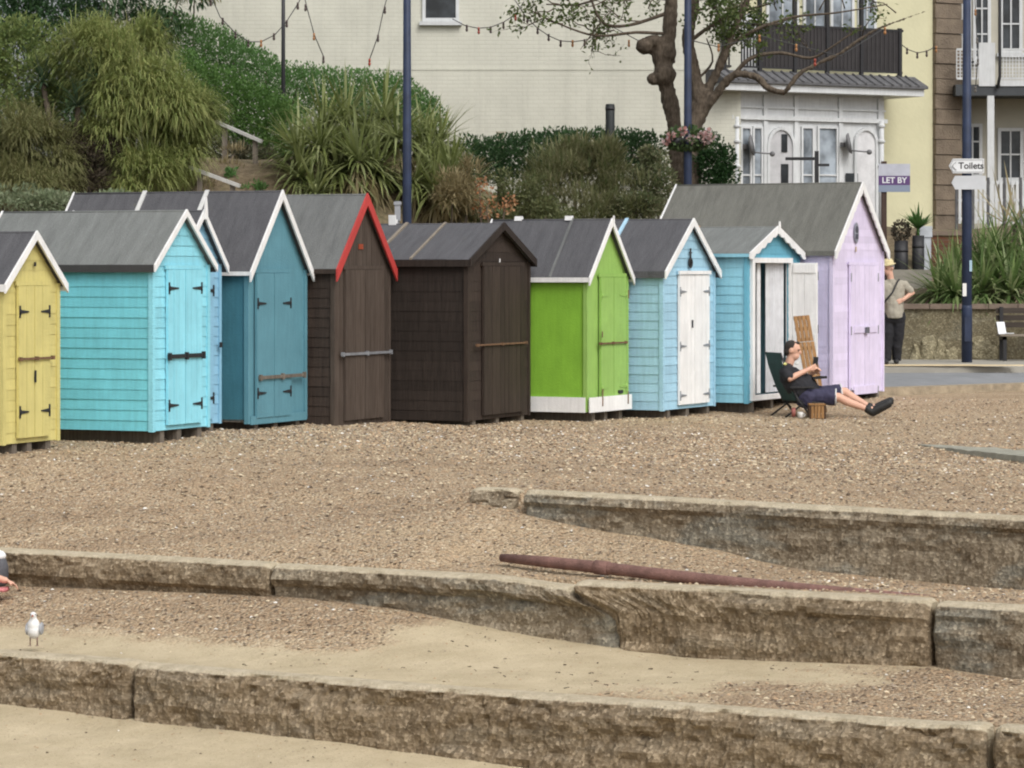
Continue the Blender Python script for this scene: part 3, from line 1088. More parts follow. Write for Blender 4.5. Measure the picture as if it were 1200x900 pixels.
    H['aqua'] = hut('aqua blue beach hut with white door standing open and scalloped bargeboards', 875, 479, 935, 266, 297, 42.6, 27, 2.0, AQ, AQF, FELTG, WHITE,
                    door=WHITE, doorx=(.10, .80), doortop=308, open_door=True, scallop=5, finial=(.08, .03), boardp=.125, bw=.10, fascia=AQ, fascia_h=.02,
                    battens=((1.15, wood('orange_batten_timber', rgb(150, 110, 70), rgb(178, 140, 96)), .05),))
    i = H['aqua']
    a, b, z0, z1 = i['dx0'], i['dx1'], i['dz0'], i['dz1']
    for x0, x1, q0, q1 in ((a - .09, a, z0 - .03, z1 + .07), (b, b + .07, z0 - .03, z1 + .07), (a, b, z1, z1 + .07), (a, b, z0 - .03, z0 + .04)):
        mb = MB()
        mb.box(x0, x1, -.05, .03, q0, q1)
        i['fin'](mb, 'door_frame', WHITE)
    # near-black sheet paints in the shade inside; hanging white and grey curtains
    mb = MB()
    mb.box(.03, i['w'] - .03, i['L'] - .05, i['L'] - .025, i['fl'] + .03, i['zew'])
    i['fin'](mb, 'interior_shade_sheet', DARKIN)
    CURT = plain('pale_curtain', (.55, .56, .58, 1), .9)
    CURW = plain('white_curtain', (.72, .72, .72, 1), .9)
    for x0, x1, cm in ((a + .30, a + .42, CURW), (a + .62, b - .02, CURT)):
        mb = MB()
        n = 24
        pts = [(lerp(x0, x1, j / n), .05 + .012 * sin(j * 1.9)) for j in range(n + 1)]
        for (p, q) in zip(pts, pts[1:]):
            mb.add([(p[0], p[1], z0 + .06), (q[0], q[1], z0 + .06), (q[0], q[1], z1), (p[0], p[1], z1)], [(0, 1, 2, 3)])
            mb.add([(p[0], p[1] + .01, z0 + .06), (q[0], q[1] + .01, z0 + .06), (q[0], q[1] + .01, z1), (p[0], p[1] + .01, z1)], [(3, 2, 1, 0)])
        i['fin'](mb, 'curtain', cm)
    # open leaf, hinged on the far jamb, swung out
    ang = R(-88)
    M = Matrix.Translation((b + .05, -.055, 0)) @ Matrix.Rotation(ang, 4, 'Z')
    mb = MB()
    dw = .37
    planks(mb, 0, dw, z0, z1, -.02, .02, .16, M=M)
    for q0, q1 in ((z0 + .02, z0 + .14), (z0 + .75, z0 + .87), (z1 - .14, z1 - .02)):
        mb.box(.02, dw - .02, -.038, -.0205, q0, q1, 0, M)
    d = i['fin'](mb, 'door', WHITE)
    for q in (.12, .5, .9):
        mb = MB()
        zz = lerp(z0, z1, q)
        mb.box(dw - .03, dw + .006, .021, .03, zz - .06, zz + .06, 0, M)
        i['fin'](mb, 'hinge', BLACKIRON, d)
    LI = paint('lilac_paint', rgb(214, 205, 232), .12)
    LIF = paint('lilac_lit', rgb(220, 210, 235), .12)  # slightly lighter lilac, so the front's light sits in the paint colour
    H['lilac'] = hut('tall lilac beach hut at the far end of the row beside the road', 975, 470, 1034, 214, 294, 44.2, 28, 2.85, LI, LIF, FELTL, WHITE,
                     door=LIF, doorx=(.30, .86), doortop=311, hinges=None, scallop=9, bw=.10, boardp=.10, fascia_h=.04, doorw=.18, lip=.005)
    i = H['lilac']
    # porthole plaque, number, lock plates
    mb = MB()
    x = i['w'] * .44
    z = i['zpx'](273)
    mb.prism([(x + .10 * cos(q) * .8, z + .15 * sin(q)) for q in [2 * pi * j / 20 for j in range(20)]], 'y', -.035, -.018)
    pl = i['fin'](mb, 'plaque', plain('grey_plaque', (.22, .23, .27, 1), .6))
    mb = MB()
    mb.prism([(x + .06 * cos(q) * .8, z + .05 + .05 * sin(q)) for q in [2 * pi * j / 16 for j in range(16)]], 'y', -.042, -.0355)
    mb.box(x - .05, x + .05, -.042, -.0355, z - .09, z - .02)
    i['fin'](mb, 'plaque_relief', plain('plaque_relief', (.06, .06, .08, 1), .6), pl)
    plate(i, x - .02, x + .02, i['zpx'](295), i['zpx'](289), 'number_plate', plain('tan_number', (.5, .4, .3, 1)), -.02, .006)
    for py in (324, 386, 458):
        for fx in (.31, .85):
            plate(i, i['w'] * fx - .012, i['w'] * fx + .012, i['zpx'](py + 6), i['zpx'](py - 4), 'hinge', GREYIRON, -.05, .006)
    zz = i['zpx'](386)
    plate(i, i['w'] * .36, i['w'] * .82, zz - .05, zz + .05, 'lock_plate', LIF, -.05, .014)
    plate(i, i['w'] * .56, i['w'] * .62, zz - .06, zz + .03, 'padlock', plain('grey_padlock', (.12, .12, .14, 1), .5), -.066, .03)
    plate(i, i['w'] * .36, i['w'] * .82, i['zpx'](462), i['zpx'](452), 'kick_plate', LIF, -.05, .014)
    return H


# ------------------------------------------------------------------ promenade, road, hill
def setting():
    ROAD = plain('asphalt', rgb(128, 130, 132), .9, .1, 3, .006)
    PAVE = plain('pavement_concrete', rgb(150, 146, 136), .9, .12, 2, .006)
    KERB = plain('kerb_stone', rgb(160, 146, 124), .95, .3, 7, .02)
    SANDY = plain('blown_sand', rgb(198, 180, 146), .95, .1, 4, .01)
    xs = [-60, -20, 3.2, 5.3, 8.1, 12, 40]

    def back(x):
        return max(49.6, prom_edge(x) + 1.2) if x < 20 else prom_edge(x) + 1.2
    mb = MB()
    for a, b in zip(xs, xs[1:]):
        mb.add([(a, prom_edge(a), .125), (b, prom_edge(b), .125), (b, back(b) + .1, .27), (a, back(a) + .1, .27)], [(0, 1, 2, 3)])
    tag(mb.build('road', ROAD), kind='structure')
    mb = MB()
    for a, b in zip(xs, xs[1:]):
        d = V((b - a, prom_edge(b) - prom_edge(a), 0)).normalized()
        p, q = V((a, prom_edge(a) - .1, .01)), V((b, prom_edge(b) - .1, .01))
        mb.beam(p, q, .34, .27)
    tag(mb.build('kerb', KERB), kind='structure')
    mb = MB()
    for a, b in zip(xs, xs[1:]):
        mb.add([(a, back(a), .20), (b, back(b), .20), (b, back(b), .36), (a, back(a), .36), (a, back(a) + .7, .405), (b, back(b) + .7, .405), (a, back(a) + 9, .42), (b, back(b) + 9, .42)],
               [(0, 1, 2, 3), (3, 2, 5, 4), (4, 5, 7, 6)])
    tag(mb.build('pavement', PAVE), kind='structure')
    mb = MB()
    pts = []
    N = 30
    for i in range(N + 1):
        x = lerp(5.4, 8.3, i / N)
        y0 = 49.75 + .1 * noise.noise(V((x * 2, 0, 0)))
        wv = (.25 + .12 * noise.noise(V((x * 3, 5, 0)))) * min(1, (N - i) / 9)
        pts.append(((x, y0, .372 + .004), (x, y0 + wv + .02, .392 + .004)))
    for p, q in zip(pts, pts[1:]):
        mb.add([p[0], q[0], q[1], p[1]], [(0, 1, 2, 3)])
    o = mb.build('sand_drift', SANDY)
    tag(o, 'drift of blown sand along the pavement kerb', 'sand', kind='stuff')
    # planted bank behind the promenade
    m, nt, bs = nodes('bank_soil')
    v = coords(nt)
    n = tex(nt, 'noise', .9, 8, v, .7)
    g = tex(nt, 'noise', 9, 6, v, .7)
    c = ramp(nt, n.outputs['Fac'], [(.3, rgb(86, 74, 54)), (.5, rgb(110, 96, 74)), (.7, rgb(74, 82, 44))])
    c = mix(nt, .5, c, ramp(nt, g.outputs['Fac'], [(.35, rgb(60, 52, 36)), (.65, rgb(140, 124, 100))]))
    L(nt, c, bs.inputs['Base Color'])
    bs.inputs['Roughness'].default_value = 1
    bump(nt, bs, g.outputs['Fac'], .05)
    xs = frange(-60, -14, 4)[:-1] + frange(-14, 14, .4) + frange(18, 60, 6)
    ys = frange(50.2, 66, .4) + [70, 80, 100, 160, 400, 900]
    vs = [(x, y, hill(x, y)) for y in ys for x in xs]
    w = len(xs)
    fs = [(i * w + j, i * w + j + 1, (i + 1) * w + j + 1, (i + 1) * w + j) for i in range(len(ys) - 1) for j in range(w - 1)]
    me = bpy.data.meshes.new('hillside')
    me.from_pydata(vs, [], fs)
    me.polygons.foreach_set('use_smooth', [True] * len(fs))
    me.materials.append(m)
    o = bpy.data.objects.new('hillside', me)
    col.objects.link(o)
    tag(o, kind='structure')


def hill(x, y):
    right = sst(3.5, 5.5, x)
    left = 1 - sst(-3.5, 2.5, x)
    H = lerp(2.75, 3.9, left)
    y0 = lerp(50.6, 52.9, right)
    f = sst(y0, lerp(lerp(61, 56.2, left), 62, right), y)
    z = lerp(.30, H, f)
    if y > 55:
        z += left * (min(y, 66) - 55) * .03
    if y > y0 + .4:
        z += noise.noise(V((x * .7, y * .7, 3))) * .18
    return z


# ------------------------------------------------------------------ vegetation
def rv():
    while True:
        v = V((random.uniform(-1, 1), random.uniform(-1, 1), random.uniform(-1, 1)))
        if .05 < v.length < 1:
            return v.normalized()


def leaf(mb, p, d, ln, wd, mi=0):
    d = d.normalized()
    s = d.cross(rv())
    if s.length < 1e-3:
        return
    s.normalize()
    mb.add([p, p + d * ln * .5 + s * wd * .5, p + d * ln, p + d * ln * .5 - s * wd * .5], [(0, 1, 2, 3)], mi)


def blade(mb, p, d, ln, wd, droop, mi=0, seg=4):
    d = d.normalized()
    s = d.cross(V((0, 0, 1)))
    if s.length < 1e-3:
        s = V((1, 0, 0))
    s.normalize()
    vs, fs = [], []
    q = V(p)
    dd = V(d)
    for i in range(seg + 1):
        t = i / seg
        ww = wd * (.6 + .8 * t if t < .5 else 2.0 * (1 - t)) * .5 + .001
        vs += [q - s * ww, q + s * ww]
        q = q + dd * (ln / seg)
        dd = (dd + V((0, 0, -droop / seg))).normalized()
    for i in range(seg):
        fs.append((2 * i, 2 * i + 1, 2 * i + 3, 2 * i + 2))
    mb.add(vs, fs, mi)


def place_local(mb, root):
    mb.v = [p - root.location for p in mb.v]
    return mb


def stems(mb, base, tops, r=.03):
    for tp in tops:
        m_ = base.lerp(tp, .5) + rv() * .08
        mb.tube([base, m_, tp], [r, r * .7, r * .3], 6)


BARK = wood('bark', rgb(66, 58, 50), rgb(108, 97, 84), .95, (9, 9, 2.5))


def shrub(name, label, base, clumps, n, ln, wd, mat, group=None, up=.3, shell=.55, feather=0.0, cat='shrub', sub=9):
    """clumps: list of (centre, (rx,ry,rz)); every clump is broken into smaller tufts of leaves"""
    root = empty(name, base)
    tag(root, label, cat, group)
    mb = MB()
    vol = [c[1][0] * c[1][2] for c in clumps]
    tot = sum(vol)
    for (c, r), vv in zip(clumps, vol):
        k = int(n * vv / tot)
        tufts = []
        for _ in range(sub):
            u = rv()
            q = random.uniform(.35, .95) ** .5
            tufts.append((V(c) + V((u.x * r[0], u.y * r[1], u.z * r[2])) * q * .78, random.uniform(.32, .52), u))
        for i in range(k):
            tc_, tr, tu = tufts[i % sub]
            u = rv()
            rr = random.uniform(shell, 1.0) ** .6
            p = tc_ + V((u.x * r[0], u.y * r[1], u.z * r[2])) * rr * tr
            if feather:
                d = u * .55 + tu * .45 + V((0, 0, up)) + rv() * .5
                blade(mb, p, d, ln * random.uniform(.5, 1.3), wd, feather, 0, 3)
            else:
                leaf(mb, p, u * .5 + tu * .3 + rv() * .7 + V((0, 0, up)), ln * random.uniform(.7, 1.3), wd * random.uniform(.7, 1.3))
    place_local(mb, root).build('foliage', mat, root)
    mb = MB()
    stems(mb, V(base) - V((0, 0, .1)), [V(c) + V((0, 0, -r[2] * .2)) for c, r in clumps], .04)
    place_local(mb, root).build('stem', BARK, root)
    return root


def strap_plant(name, label, base, heads, mat, nbl=70, ln=.95, wd=.055, group=None, droop=1.0, trunk=.06, dead=None):
    root = empty(name, base)
    tag(root, label, 'plant', group)
    mb = MB()
    for h in heads:
        for i in range(nbl):
            u = rv()
            u.z = abs(u.z) * 1.0 - .25
            u.normalize()
            blade(mb, V(h) + u * .05, u, ln * random.uniform(.65, 1.15), wd * random.uniform(.7, 1.2), droop * random.uniform(.4, 1.3) * (1.2 - max(0, u.z)))
    place_local(mb, root).build('leaves', mat, root)
    mb = MB()
    for h in heads:
        b = V(base) + rv() * .15
        b.z = base[2] - .1
        mb.tube([b, b.lerp(V(h), .5) + rv() * .05, h], [trunk, trunk * .9, trunk * .8], 8)
    place_local(mb, root).build('trunk', BARK, root)
    if dead is not None:
        mb = MB()
        for h in heads:
            for i in range(nbl // 2):
                a = random.uniform(0, 6.28)
                u = V((cos(a), sin(a), -.5))
                blade(mb, V(h) - V((0, 0, random.uniform(.05, .35))), u, ln * .7, wd * .8, 1.6)
        place_local(mb, root).build('dead_skirt', dead, root)
    return root


def hedge(name, label, pts, rad, n, mat, base_mat_z, ln=.10, wd=.07, group=None):
    """pts along its centre line; rad=(half depth, half height)"""
    root = empty(name, (pts[0].x, pts[0].y, hill(pts[0].x, pts[0].y)))
    tag(root, label, 'hedge', group)
    mb = MB()
    seg = [(a, b, (b - a).length) for a, b in zip(pts, pts[1:])]
    tot = sum(s[2] for s in seg)
    for a, b, l in seg:
        for _ in range(int(n * l / tot)):
            t = random.random()
            c = a.lerp(b, t)
            u = rv()
            q = c + V((u.x * .3, u.y * rad[0], u.z * rad[1])) * random.uniform(.3, 1.0) ** .5 * (1 + .18 * noise.noise(c * 1.5 + u * 1.2))
            leaf(mb, q, u * .5 + rv() * .6 + V((0, 0, .5)), ln * random.uniform(.6, 1.4), wd * random.uniform(.7, 1.3))
    place_local(mb, root).build('foliage', mat, root)
    mb = MB()
    for a, b, l in seg:
        k = max(1, int(l / .5))
        for i in range(k):
            c = a.lerp(b, (i + .5) / k)
            z = hill(c.x, c.y) - .1
            mb.tube([(c.x, c.y, z), (c.x + random.uniform(-.1, .1), c.y, c.z - rad[1] * .3), (c.x + random.uniform(-.2, .2), c.y, c.z + rad[1] * .3)], [.04, .03, .012], 6)
    # dense inner wood
    place_local(mb, root).build('stem', BARK, root)
    return root


def vegetation():
    def lm(name, cols, k=1.0):
        k *= 1.25
        return leafmat(name, [(a * k, b * k * 1.04, c * k) for a, b, c in cols])
    OLIVE = lm('olive_feathery_leaves', [(.085, .095, .034), (.115, .12, .048), (.17, .165, .068), (.085, .11, .034), (.125, .14, .05)], 2.0)
    BROWN = lm('brownish_feathery_leaves', [(.10, .10, .045), (.145, .13, .066), (.095, .105, .04), (.125, .12, .055)], 1.5)
    DARKG = lm('dark_evergreen_leaves', [(.016, .036, .016), (.03, .06, .022), (.04, .075, .03), (.022, .045, .018)], 1.3)
    MIDG = lm('mid_green_leaves', [(.035, .075, .022), (.055, .11, .033), (.045, .095, .028), (.07, .125, .042)], 1.55)
    LIGHTG = lm('clipped_green_leaves', [(.04, .09, .02), (.065, .125, .03), (.05, .10, .025), (.085, .145, .04)], 1.2)
    STRAP = lm('strap_leaves', [(.08, .095, .03), (.12, .135, .045), (.17, .18, .075), (.09, .105, .035), (.24, .25, .13), (.065, .08, .026)], 1.5)
    STRAPD = lm('dead_strap_leaves', [(.17, .135, .075), (.12, .095, .05), (.22, .18, .11)], 1.5)
    GREYG = lm('grey_green_leaves', [(.10, .13, .075), (.14, .17, .10), (.085, .11, .06), (.18, .19, .13)], 1.4)
    FLOW = lm('orange_flower_petals', [(.42, .16, .07), (.45, .22, .12), (.28, .12, .06), (.4, .27, .15)], .9)

    def cl(px, py, Y, rx, rz, ry=None):
        return (P(px, py, Y), (rx, ry or rx * .8, rz))

    def gb(px, Y):
        x = (px - 600) / F * Y
        return V((x, Y, hill(x, Y)))
    # far dark evergreen over the top left corner
    shrub('evergreen_tree', 'dark evergreen tree overhanging the top left above the feathery shrubs', gb(150, 62.5),
          [cl(20, -5, 62.5, .9, .6), cl(120, -10, 62, 1.0, .75), cl(185, 5, 62, .8, .75), cl(215, -25, 62, .6, .6), cl(70, -50, 62.5, 1.5, .8), cl(160, 50, 62.3, .7, .5), cl(20, 40, 62, 1.0, .9), cl(-30, 60, 62, .9, 1.1), cl(90, 30, 62.2, .9, .8), cl(60, 90, 61.5, .9, .8), cl(0, 120, 60.5, 1.2, 1.1), cl(70, 130, 60, .9, .9), cl(-40, 10, 61, .9, .9), cl(40, 20, 61, 1.0, .8)], 17000, .16, .05, DARKG, feather=.8, up=-.2, cat='tree')
    shrub('rust_leaved_tree', 'rusty brown leaved crown poking in at the top edge beside the cream wall', gb(228, 64.6), [cl(228, -17, 64.6, .6, .4)], 700, .16, .05, BROWN, feather=.8, up=-.2, cat='tree')
    # big feathery mass, left
    shrub('feathery_shrub', 'largest feathery olive shrub, its right side against the brown bank', gb(170, 54.2),
          [cl(110, 70, 54.3, .85, .75), cl(150, 95, 54, 1.0, .85), cl(200, 125, 54, .85, .85), cl(215, 170, 54.2, .6, .7), cl(130, 150, 53.8, .6, .5), cl(165, 205, 53.6, .7, .5), cl(160, 55, 54.6, .6, .45)],
          30000, .36, .015, OLIVE, feather=2.1, up=.5, shell=.05, sub=18)
    shrub('green_shrub', 'mid green bushy shrub at the upper left edge of the photo', gb(25, 55), [cl(20, 55, 55, .8, .6), cl(45, 105, 54.6, .7, .7), cl(-10, 100, 55, .7, .8)], 7500, .09, .04, lm('fresh_olive_leaves', [(.06, .085, .026), (.10, .125, .04), (.13, .14, .05), (.07, .10, .033)], 1.5), up=.2, shell=.2, sub=14)
    shrub('feathery_shrub', 'brownish feathery shrub at the left edge above the yellow hut', gb(25, 53), [cl(25, 160, 53, .75, .6), cl(-10, 190, 53, .6, .7), cl(60, 185, 53.2, .6, .55), cl(30, 215, 52.6, .9, .4)], 12000, .30, .015, BROWN, feather=1.9, up=.45, shell=.1, sub=14)
    shrub('low_weeds', 'pale grey green weeds behind the ridge of the turquoise hut', gb(30, 51.8), [cl(20, 232, 51.8, .5, .25), cl(60, 240, 51.8, .5, .25), cl(120, 240, 51.8, .7, .25)], 3000, .09, .035, GREYG, up=.3)
    strap_plant('cordyline', 'young cordyline with blue green straps among the feathery shrubs', gb(90, 53.9), [P(92, 125, 53.6), P(50, 98, 54.2), P(112, 96, 53.7)], leafmat('bluegreen_straps', [(.05, .10, .05), (.08, .14, .075), (.16, .2, .13), (.04, .075, .035)]), 44, .6, .05, None, 1.1)
    shrub('dry_shrub', 'dark dry brushwood under the feathery shrub', gb(105, 53.4), [cl(105, 175, 53.6, .55, .6), cl(85, 215, 53.4, .7, .4)], 5200, .14, .03, leafmat('dry_leaves', [(.05, .04, .03), (.075, .06, .04), (.10, .08, .055)]), up=-.3, shell=.2)
    shrub('dry_shrub', 'dark leafless scrub behind the upper handrail', gb(265, 58.3), [cl(240, 168, 58.3, .5, .45), cl(275, 178, 58.2, .6, .4), cl(310, 188, 58, .6, .35)], 2600, .13, .03, lm('scrub_leaves', [(.05, .05, .03), (.035, .045, .02), (.08, .07, .045)]), up=.2, shell=.1)
    shrub('low_weeds', 'sparse dry weeds on the brown bank under the upper handrail', gb(265, 56), [cl(255, 200, 56, .5, .2), cl(290, 205, 55.8, .4, .2), cl(275, 178, 56.6, .3, .14), cl(240, 225, 55, .4, .2)], 900, .14, .02, STRAPD, feather=.6, up=.8, shell=.2)
    shrub('low_weeds', 'small green weed tuft on the bank beside the lower handrail', gb(275, 55), [cl(272, 205, 55.2, .16, .12), cl(300, 222, 54.8, .25, .15)], 420, .09, .03, MIDG, up=.5, shell=.2)
    # hedges running down in front of the cream wall
    hedge('hedge', 'loose green hedge sloping down along the foot of the cream brick wall', [P(190, 40, 63), P(260, 62, 63), P(330, 105, 63), P(400, 112, 63), P(470, 118, 62.8), P(512, 150, 62.6)], (.7, .62), 26000, MIDG, 0, .065, .034)
    hedge('hedge', 'clipped hedge with sunlit top and dark face above the white handrail', [P(212, 100, 60), P(262, 128, 60), P(310, 148, 60), P(350, 164, 60)], (.55, .82), 18000, LIGHTG, 0, .06, .038)
    hedge('hedge', 'dark green hedge below the cream wall right of the cordyline', [P(535, 192, 61.5), P(600, 185, 61.5), P(660, 178, 61.5), P(720, 180, 61.5), P(770, 182, 61.5)], (.6, .52), 14000, DARKG, 0, .08, .04)
    # cordylines in the middle
    strap_plant('cordyline', 'big cordyline clump with arching yellow green straps behind the teal hut', gb(400, 55.5),
                [P(375, 175, 55.2), P(430, 160, 55.8), P(405, 145, 56), P(352, 210, 55), P(440, 205, 55.2), P(465, 165, 55.6), P(395, 205, 55), P(350, 180, 55.4), P(380, 150, 56), P(450, 140, 56.2), P(420, 190, 54.8), P(370, 230, 54.6)], STRAP, 135, 1.02, .048, None, 1.15, .07, STRAPD)
    strap_plant('cordyline', 'shaggier cordyline clump right of the navy lamp post', gb(510, 56),
                [P(500, 185, 56), P(528, 205, 55.6), P(485, 215, 55.4), P(515, 170, 56.4), P(540, 228, 55.4), P(495, 160, 56.4), P(510, 225, 55.2)], STRAP, 130, .9, .042, None, 1.3, .07, STRAPD)
    shrub('dry_shrub', 'brown withered shrub between the cordyline and the orange flowers', gb(535, 54.5), [cl(530, 232, 54.4, .5, .45), cl(552, 215, 54.8, .3, .5)], 1500, .2, .025, STRAPD, feather=1.2, up=.3, shell=.3)
    # mixed shrub in the middle right
    shrub('feathery_shrub', 'grey green and straw coloured shrub below the black bollard', gb(680, 57),
          [cl(655, 205, 57, .7, .6), cl(700, 200, 57.2, .8, .65), cl(640, 235, 56.6, .8, .5), cl(730, 230, 56.8, .8, .5), cl(675, 185, 57.4, .5, .45), cl(690, 250, 56.2, .8, .5), cl(620, 250, 56.2, .6, .4), cl(740, 255, 56.2, .6, .4)], 16000, .19, .02, lm('straw_green_leaves', [(.09, .09, .042), (.15, .135, .075), (.065, .085, .034), (.20, .175, .11), (.075, .085, .034)], 1.45), feather=.9, up=.6, shell=.2, sub=14)
    shrub('green_shrub', 'low olive shrub behind the lime green hut roof', gb(600, 55.5), [cl(605, 225, 55.6, .55, .45), cl(575, 250, 55.2, .5, .3), cl(640, 250, 55.2, .6, .3)], 4200, .08, .034, lm('low_olive_leaves', [(.06, .075, .03), (.10, .10, .045), (.07, .08, .035)], 1.3), up=.2, shell=.3)
    shrub('green_shrub', 'dark mixed shrub left of the lilac hut roof', gb(765, 57), [cl(765, 225, 57, .5, .55), cl(770, 190, 58, .35, .4), cl(745, 245, 56, .5, .3)], 5200, .08, .034, lm('dusty_green_leaves', [(.04, .06, .025), (.08, .09, .04), (.05, .06, .03), (.13, .115, .07)], 1.4), up=.3, shell=.3)
    shrub('round_shrub', 'rounded dark green bush in front of the white bay window', gb(838, 60), [cl(838, 185, 60, .42, .6), cl(825, 200, 60, .3, .45), cl(850, 205, 60, .28, .4)], 5200, .06, .036, leafmat('deep_green_leaves', [(.02, .055, .018), (.035, .085, .025), (.025, .065, .02)]), up=.3, shell=.4)
    root = shrub('flower_clump', 'clump of orange flowers behind the dark brown hut roof', gb(575, 54.4), [cl(570, 238, 54.4, .22, .28), cl(592, 238, 54.4, .2, .2), cl(562, 218, 54.6, .14, .2)], 260, .06, .045, FLOW, up=.3, cat='flowers')
    # right: strap leaved bed over the stone planter
    STR2 = lm('green_yellow_straps', [(.06, .095, .03), (.09, .135, .045), (.14, .18, .07), (.24, .25, .14), (.07, .10, .035), (.045, .07, .025)], 1.5)
    for lab, bpx, hs, n in (('arching green flax in the planter, its tips left of the navy signpost', 1112, [P(1112, 338, 53.6), P(1100, 347, 53.2), P(1126, 332, 54), P(1120, 350, 53.0)], 120),
                            ('largest flax clump in the planter right of the navy signpost', 1165, [P(1160, 330, 53.6), P(1180, 318, 54), P(1150, 345, 53.1), P(1184, 346, 53.1), P(1168, 300, 54.4), P(1150, 312, 54.2)], 130),
                            ('flax clump cut by the right edge of the photo', 1215, [P(1205, 330, 53.6), P(1222, 340, 53.2), P(1206, 290, 54.6), P(1230, 300, 54.2)], 120)):
        strap_plant('flax_plant', lab, gb(bpx, 53.6), hs, STR2, n, .95, .05, 'flax clumps in the planter', 1.15, .05)
    strap_plant('tall_flax_plant', 'tall dry flax spikes standing above the flax clump', gb(1180, 55), [P(1178, 262, 55), P(1190, 262, 55)], STRAPD, 12, 1.1, .05, None, .25, .04)


# ------------------------------------------------------------------ trees on the bank
def limb(mb, pts, r0, r1, n=8):
    k = len(pts)
    # resample smoothly
    out = []
    for i in range(k - 1):
        p0, p1, p2, p3 = pts[max(i - 1, 0)], pts[i], pts[i + 1], pts[min(i + 2, k - 1)]
        for j in range(4):
            t = j / 4
            q = .5 * ((2 * p1) + (p2 - p0) * t + (2 * p0 - 5 * p1 + 4 * p2 - p3) * t * t + (3 * p1 - p0 - 3 * p2 + p3) * t ** 3)
            out.append(q)
    out.append(pts[-1])
    m_ = len(out)
    rad = [lerp(r0, r1, i / (m_ - 1)) * (1 + .18 * noise.noise(out[i] * 3)) for i in range(m_)]
    mb.tube(out, rad, n, wob=.06)
    return out


def twigs(mb, tips, p, d, ln, r, depth):
    pts = [p]
    q, dd = V(p), V(d).normalized()
    for i in range(4):
        dd = (dd + rv() * .45).normalized()
        q = q + dd * ln / 4
        pts.append(V(q))
    mb.tube(pts, [r, r * .85, r * .7, r * .55, r * .4], 5, wob=.1)
    tips += pts[1:]
    if depth > 0:
        for _ in range(random.randint(2, 3)):
            a = random.choice(pts[1:])
            twigs(mb, tips, a, dd * .6 + rv() * .9, ln * random.uniform(.45, .75), r * .55, depth - 1)


def lump(ob):
    tx = bpy.data.textures.new('bark_lumps', 'CLOUDS')
    tx.noise_scale = .10
    tx.noise_depth = 3
    d = ob.modifiers.new('lumps', 'DISPLACE')
    d.texture = tx
    d.texture_coords = 'LOCAL'
    d.strength = .06
    d.mid_level = .5
    return ob


